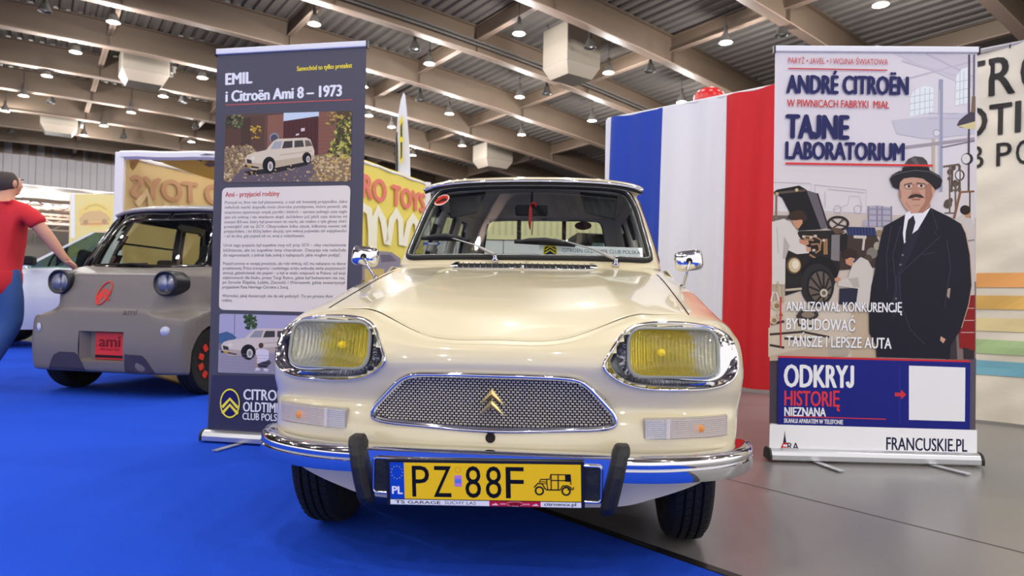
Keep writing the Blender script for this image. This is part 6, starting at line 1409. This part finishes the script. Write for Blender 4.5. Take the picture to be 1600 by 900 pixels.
SW2 = [round_poly(p, .05) for p in ([(.66, 1.04), (.80, 1.04), (.90, 1.42), (.86, 1.42)], [(.88, 1.03), (1.62, 1.03), (1.60, 1.44), (.97, 1.44)], [(1.72, 1.05), (2.05, 1.05), (1.95, 1.42), (1.70, 1.42)])]
RW2 = round_poly([(-.5, 1.05), (.5, 1.05), (.42, 1.42), (-.42, 1.42)], .06)
mid = [sum(qv[i] for i in f) / 4 for f in grid_faces(31, NQ2)]; cf = {'g': [], 'b': [], 'w': [], 's': []}
for f, c in zip(grid_faces(31, NQ2), mid):
    x, y, z = c
    if y < .95 and abs(x) < .63 and inside(x, z, WS2) and y < .42 + (z - .99) * .72 + .075: cf['w' if inside(x, z, WG2) else 'b'].append(f)
    elif abs(x) > .5 and any(inside(y, z, s) for s in SW2): cf['s'].append(f)
    elif y > 2.0 and inside(x, z, RW2): cf['s'].append(f)
    elif abs(x) > .5 and .62 < y < 2.1: cf['b'].append(f)
    else: cf['g'].append(f)
MB().add(qv, cf['g']).build('cabin_frame', EGR, ev, smooth=True, solid=.02); MB().add(qv, cf['b']).build('black_window_surround', EBK, ev, smooth=True, solid=.012); MB().add(qv, cf['w']).build('windshield', glass('microcar_glass', (214, 224, 220), 1.2), ev, smooth=True); [MB().add(qv, [f for f in cf['s'] if fn2(sum(qv[i] for i in f) / 4)]).build(nm, glass('microcar_side_glass', (222, 228, 208), .9), ev, smooth=True) for nm, fn2 in [('rear_glass', lambda c: abs(c[0]) < .52 and c[1] > 2)] + [('side_window', lambda c, s=s, k=k: s * c[0] > .52 and (c[1] < .86, .86 < c[1] < 1.67, c[1] > 1.67)[k]) for s in (-1, 1) for k in range(3)]]
for sd in (-1, 1): MB().tube([(sd * .625, .86, 1.245), (sd * .628, 1.61, 1.235)], .009, 6).build('window_split_bar', BLACK, ev)
rf = catmull(np.array([[(x, y + .035 * (1 - (x / .6) ** 2) * (-1 if y < 1 else 1), z0 - .05 * abs(x / .6) ** 5) for x in (-.60, -.56, -.45, -.25, 0, .25, .45, .56, .60)] for y, z0 in ((.79, 1.525), (.83, 1.548), (.95, 1.566), (1.3, 1.58), (1.75, 1.572), (2.05, 1.55), (2.12, 1.53))]), 4); rf = np.stack([catmull(r, 3) for r in rf])
MB().add(rf.reshape(-1, 3), grid_faces(*rf.shape[:2])).build('roof_panel', mat('silver_grey_plastic', (150, 148, 152), rough=.35), ev, smooth=True, solid=.03)
h2 = rf[2:-2, 3:-3] - [0, 0, .045]; MB().add(h2.reshape(-1, 3), grid_faces(*h2.shape[:2])).build('headliner', BLACK, ev, smooth=True)
for sd in (-1, 1): MB().tube([(sd * .622, .50, 1.0), (sd * .605, .62, 1.2), (sd * .575, .75, 1.40), (sd * .535, .85, 1.525)], [.026, .024, .022, .022], 8).build('front_pillar', MATS['silver_grey_plastic'] if sd > 0 else EBK, ev, smooth=True)
MB().sweep(None, [[(x, y, z) for y, z in ((.45, .99), (.62, 1.015), (.80, 1.0), (.82, .8), (.45, .8))] for x in (-.62, .62)]).build('dashboard', BLACK, ev, bevel=.02)
for sx, sy in ((-.28, 1.75), (.30, 1.30)):
    s_ = MB().box((sx, sy, .98), (.44, .10, .66), Matrix.Rotation(-.2, 3, 'X')).build('seat', DARKIN, ev, bevel=.05); MB().box((sx, sy + .08, 1.38), (.24, .07, .16)).build('headrest', DARKIN, s_, bevel=.04); MB().box((sx, sy - .25, .68), (.44, .46, .12)).build('seat_cushion', DARKIN, s_, bevel=.04)
MB().tube([(.28 + .17 * math.cos(a), .92 + .06 * math.sin(a), 1.02 + .15 * math.sin(a)) for a in [2 * PI * k / 24 for k in range(24)]], .014, 6, closed=True).build('steering_wheel', BLACK, ev, smooth=True)
MB().box((.03, .66, 1.045), (.14, .06, .07)).build('phone_dock', BLACK, ev, bevel=.02)
wp = MB(); wp.tube([(.10, .40, 1.02), (-.08, .405, 1.035), (-.25, .43, 1.03)], [.012, .01, .006], 6); wp.tube([(-.42, .455, 1.03), (.05, .425, 1.038)], .008, 6); wp.build('wiper', BLACK, ev)
for sd in (-1, 1):
    for cy in (.43, 1.98):
        RX = Matrix.Translation((sd * .605, cy, .268)) @ Matrix.Rotation(sd * PI / 2, 4, 'Y')
        w = MB().lathe([(.165, -.06), (.20, -.072), (.245, -.074), (.262, -.058), (.268, -.03), (.262, -.026), (.262, -.018), (.268, -.014), (.268, .014), (.262, .018), (.262, .026), (.268, .03), (.262, .058), (.245, .074), (.20, .072), (.165, .06)], RX, 48).build('wheel', TYRE, ev, smooth=True, autos=40)
        MB().lathe([(.17, .055), (.155, .05), (.06, .06), (0, .064)], RX, 32).build('wheel_disc', mat('satin_black', (22, 22, 24)), w, smooth=True)
        for k in range(10):
            a = 2 * PI * k / 10; Mq = RX @ Matrix.Rotation(a, 4, 'Z') @ Matrix.Translation((.128, 0, .060)); MB().prism(rrect(-.028, -.024, .028, .024, .012, 3), lambda u, v, d: Mq @ Vector((u, v, d)), -.01, .006).build('red_wheel_accent', ERED, w)
# ================================================================== THE MAN AT THE LEFT EDGE
def skel(name, P, E, m, parent, root, lv=2):
    """P: {joint: (x, y, z, radius)} -> one smooth skinned surface"""
    keys = list(P); me = bpy.data.meshes.new(name); me.from_pydata([P[k][:3] for k in keys], [(keys.index(a), keys.index(b)) for a, b in E], []); o = bpy.data.objects.new(name, me); C.objects.link(o)
    o.modifiers.new('skin', 'SKIN'); sv = me.skin_vertices[0].data
    for k, s in zip(keys, sv):
        r = P[k][3]; s.radius = r if hasattr(r, '__len__') else (r, r); s.use_root = (k == root)
    md = o.modifiers.new('sub', 'SUBSURF'); md.levels = md.render_levels = lv
    dg = bpy.context.evaluated_depsgraph_get(); nm = bpy.data.meshes.new_from_object(o.evaluated_get(dg)); bpy.data.objects.remove(o)
    nm.name = name; nm.materials.clear(); nm.materials.append(m); nm.polygons.foreach_set('use_smooth', [True] * len(nm.polygons))
    q = bpy.data.objects.new(name, nm); C.objects.link(q); q.parent = parent; return q
mo = Vector((-4.17, 5.47, .0015)); man = thing('person', 'person in red T-shirt and blue jeans leaning one hand on the grey microcar, left edge', 'person', mo)
SKIN = mat('skin', (206, 150, 122), rough=.5, noise=.06, nscale=12); SHIRT = mat('red_cotton', (204, 38, 48), rough=.85, bump=.25, bscale=14); JEAN = mat('blue_denim', (52, 84, 140), rough=.9, noise=.15, nscale=30, bump=.25, bscale=12); HAIRM = mat('grey_brown_hair', (70, 62, 58), rough=.8, bump=.6, bscale=120)
w2 = lambda px, py, d: at(px, py, d) - mo
sh, el, wr = w2(43, 327, 5.44), w2(72, 366, 5.50), w2(101, 404, 5.58)
hc = EM @ Vector((-.60, .40, 1.013)) - mo
pal = w2(108, 411, 5.61)
J = {'pelvis': (0, 0, .96, .085), 'waist': (.01, .0, 1.10, .09), 'chest': (.02, 0, 1.34, (.14, .105)), 'neckb': (.03, .0, 1.50, (.085, .075)), 'neck': (.02, .02, 1.565, .058), 'skull': (.01, .035, 1.64, (.070, .078)), 'crown': (.01, .03, 1.72, (.078, .088)), 'top': (.01, .025, 1.775, (.045, .05)),
     'shR': (sh.x - .03, sh.y, sh.z - .0, .062), 'elR': (*el, .052), 'fo': (*(el.lerp(wr, .4)), .048), 'wrR': (*wr, .032), 'shL': (-.20, .0, 1.46, .062), 'elL': (-.27, .05, 1.18, .043), 'wrL': (-.25, .18, .98, .03), 'haL': (-.24, .22, .91, .035),
     'hipR': (.08, 0, .90, .075), 'knR': (.085, .02, .52, .062), 'anR': (-.10, -.10, .10, .042), 'toR': (-.10, -.26, .035, .036), 'hipL': (-.08, 0, .90, .075), 'knL': (-.10, -.06, .50, .062), 'anL': (-.14, .02, .09, .042), 'toL': (-.15, -.14, .035, .036)}
J['paR'] = (*pal, (.036, .016))
fin = []
fd_ = (pal - wr).normalized(); sd_ = Vector((0, 0, 1)).cross(fd_).normalized()
for k, (off, ln) in enumerate(((-.030, .070), (-.010, .082), (.011, .076), (.030, .058))):
    a = pal + sd_ * off + fd_ * .028; b = a + fd_ * ln * .45 + Vector((0, 0, .004)); c_ = a + fd_ * ln * .95 + Vector((0, 0, -.012)); J['f%da' % k] = (*a, .0105); J['f%db' % k] = (*b, .0095); J['f%dc' % k] = (*c_, .0078); fin += [('paR', 'f%da' % k), ('f%da' % k, 'f%db' % k), ('f%db' % k, 'f%dc' % k)]
t0_ = wr.lerp(pal, .6) - sd_ * .038; J['tha'] = (*t0_, .013); J['thb'] = (*(t0_ - sd_ * .025 + fd_ * .035), .010); J['thc'] = (*(t0_ - sd_ * .03 + fd_ * .06), .0085); fin += [('paR', 'tha'), ('tha', 'thb'), ('thb', 'thc')]
body = skel('body', J, [('pelvis', 'waist'), ('waist', 'chest'), ('chest', 'neckb'), ('neckb', 'neck'), ('neck', 'skull'), ('skull', 'crown'), ('crown', 'top'), ('chest', 'shR'), ('shR', 'elR'), ('elR', 'fo'), ('fo', 'wrR'), ('wrR', 'paR'), ('chest', 'shL'), ('shL', 'elL'), ('elL', 'wrL'), ('wrL', 'haL'), ('pelvis', 'hipR'), ('hipR', 'knR'), ('knR', 'anR'), ('anR', 'toR'), ('pelvis', 'hipL'), ('hipL', 'knL'), ('knL', 'anL'), ('anL', 'toL')] + fin, SKIN, man, 'pelvis')
HT = Matrix.Translation((.01, .03, 1.70)) @ Matrix.Rotation(-.25, 4, 'Z')
def blob(name, c, s, m, parent=body, rot=0):
    q = MB().lathe([(math.sin(PI * i / 8), -math.cos(PI * i / 8)) for i in range(9)], n=14); M_ = HT @ Matrix.Translation(c) @ Matrix.Rotation(rot, 4, 'Z') @ Matrix.Diagonal((*s, 1)); return q.build(name, m, parent, smooth=True, M=M_)
# he looks away into the hall: face on the far side (+y), an ear towards the right
blob('face', (0, .045, -.03), (.066, .070, .088), SKIN); blob('nose', (0, .118, -.03), (.014, .018, .022), SKIN); blob('jaw', (0, .05, -.085), (.050, .055, .038), SKIN)
for sx in (-1, 1):
    blob('ear', (sx * .083, .0, -.03), (.013, .022, .034), SKIN, rot=sx * .3); blob('eye', (sx * .028, .105, .005), (.012, .008, .008), mat('eye_white', (230, 226, 220), rough=.2)); blob('eyebrow', (sx * .028, .110, .024), (.020, .006, .004), HAIRM)
blob('mouth', (0, .105, -.072), (.022, .008, .006), mat('lips', (176, 96, 88), rough=.5))
hv = MB().lathe([(math.sin(PI * i / 14), -math.cos(PI * i / 14)) for i in range(2, 12)], n=20)
hair = hv.build('hair', HAIRM, man, smooth=True, M=HT @ Matrix.Translation((0, -.014, -.012)) @ Matrix.Diagonal((.088, .094, .096, 1)))
T = {'hm0': (0, 0, .70, (.178, .165)), 'hem': (0, 0, .95, (.175, .158)), 'w': (.01, 0, 1.12, (.166, .145)), 'c': (.02, 0, 1.34, (.192, .140)), 'nb': (.03, 0, 1.475, (.115, .092)), 'col': (.03, .005, 1.525, (.072, .066)), 'r0': (sh.x - .05, sh.y, sh.z + .005, .085), 'r1': (*(sh.lerp(el, .45)), .080), 'r2': (*(sh.lerp(el, .66)), .078), 'l0': (-.20, 0, 1.465, .085), 'l1': (-.235, .02, 1.33, .08), 'l2': (-.25, .03, 1.26, .078)}
skel('t_shirt', T, [('hm0', 'hem'), ('hem', 'w'), ('w', 'c'), ('c', 'nb'), ('nb', 'col'), ('c', 'r0'), ('r0', 'r1'), ('r1', 'r2'), ('c', 'l0'), ('l0', 'l1'), ('l1', 'l2')], SHIRT, man, 'w')
U = {'wb': (0, 0, 1.08, (.135, .095)), 'p': (0, 0, .88, (.145, .110)), 'hr': (.078, 0, .80, .108), 'kr': (.085, .02, .54, .098), 'sr': (.0, -.04, .32, .09), 'ar': (-.095, -.09, .10, .082), 'hl': (-.08, 0, .80, .108), 'kl': (-.10, -.05, .52, .095), 'al': (-.14, .02, .10, .082)}
skel('jeans', U, [('wb', 'p'), ('p', 'hr'), ('hr', 'kr'), ('kr', 'sr'), ('sr', 'ar'), ('p', 'hl'), ('hl', 'kl'), ('kl', 'al')], JEAN, man, 'p')
for a, b in (((-.10, -.10, .06), (-.10, -.27, .04)), ((-.14, .02, .06), (-.15, -.15, .04))):
    skel('shoe', {'h': (a[0], a[1] + .04, a[2] - .005, (.045, .048)), 'm': ((a[0] + b[0]) / 2, (a[1] + b[1]) / 2, .052, (.048, .045)), 't': (b[0], b[1], .038, (.045, .034))}, [('h', 'm'), ('m', 't')], mat('dark_shoe', (44, 44, 50), rough=.6), man, 'm')
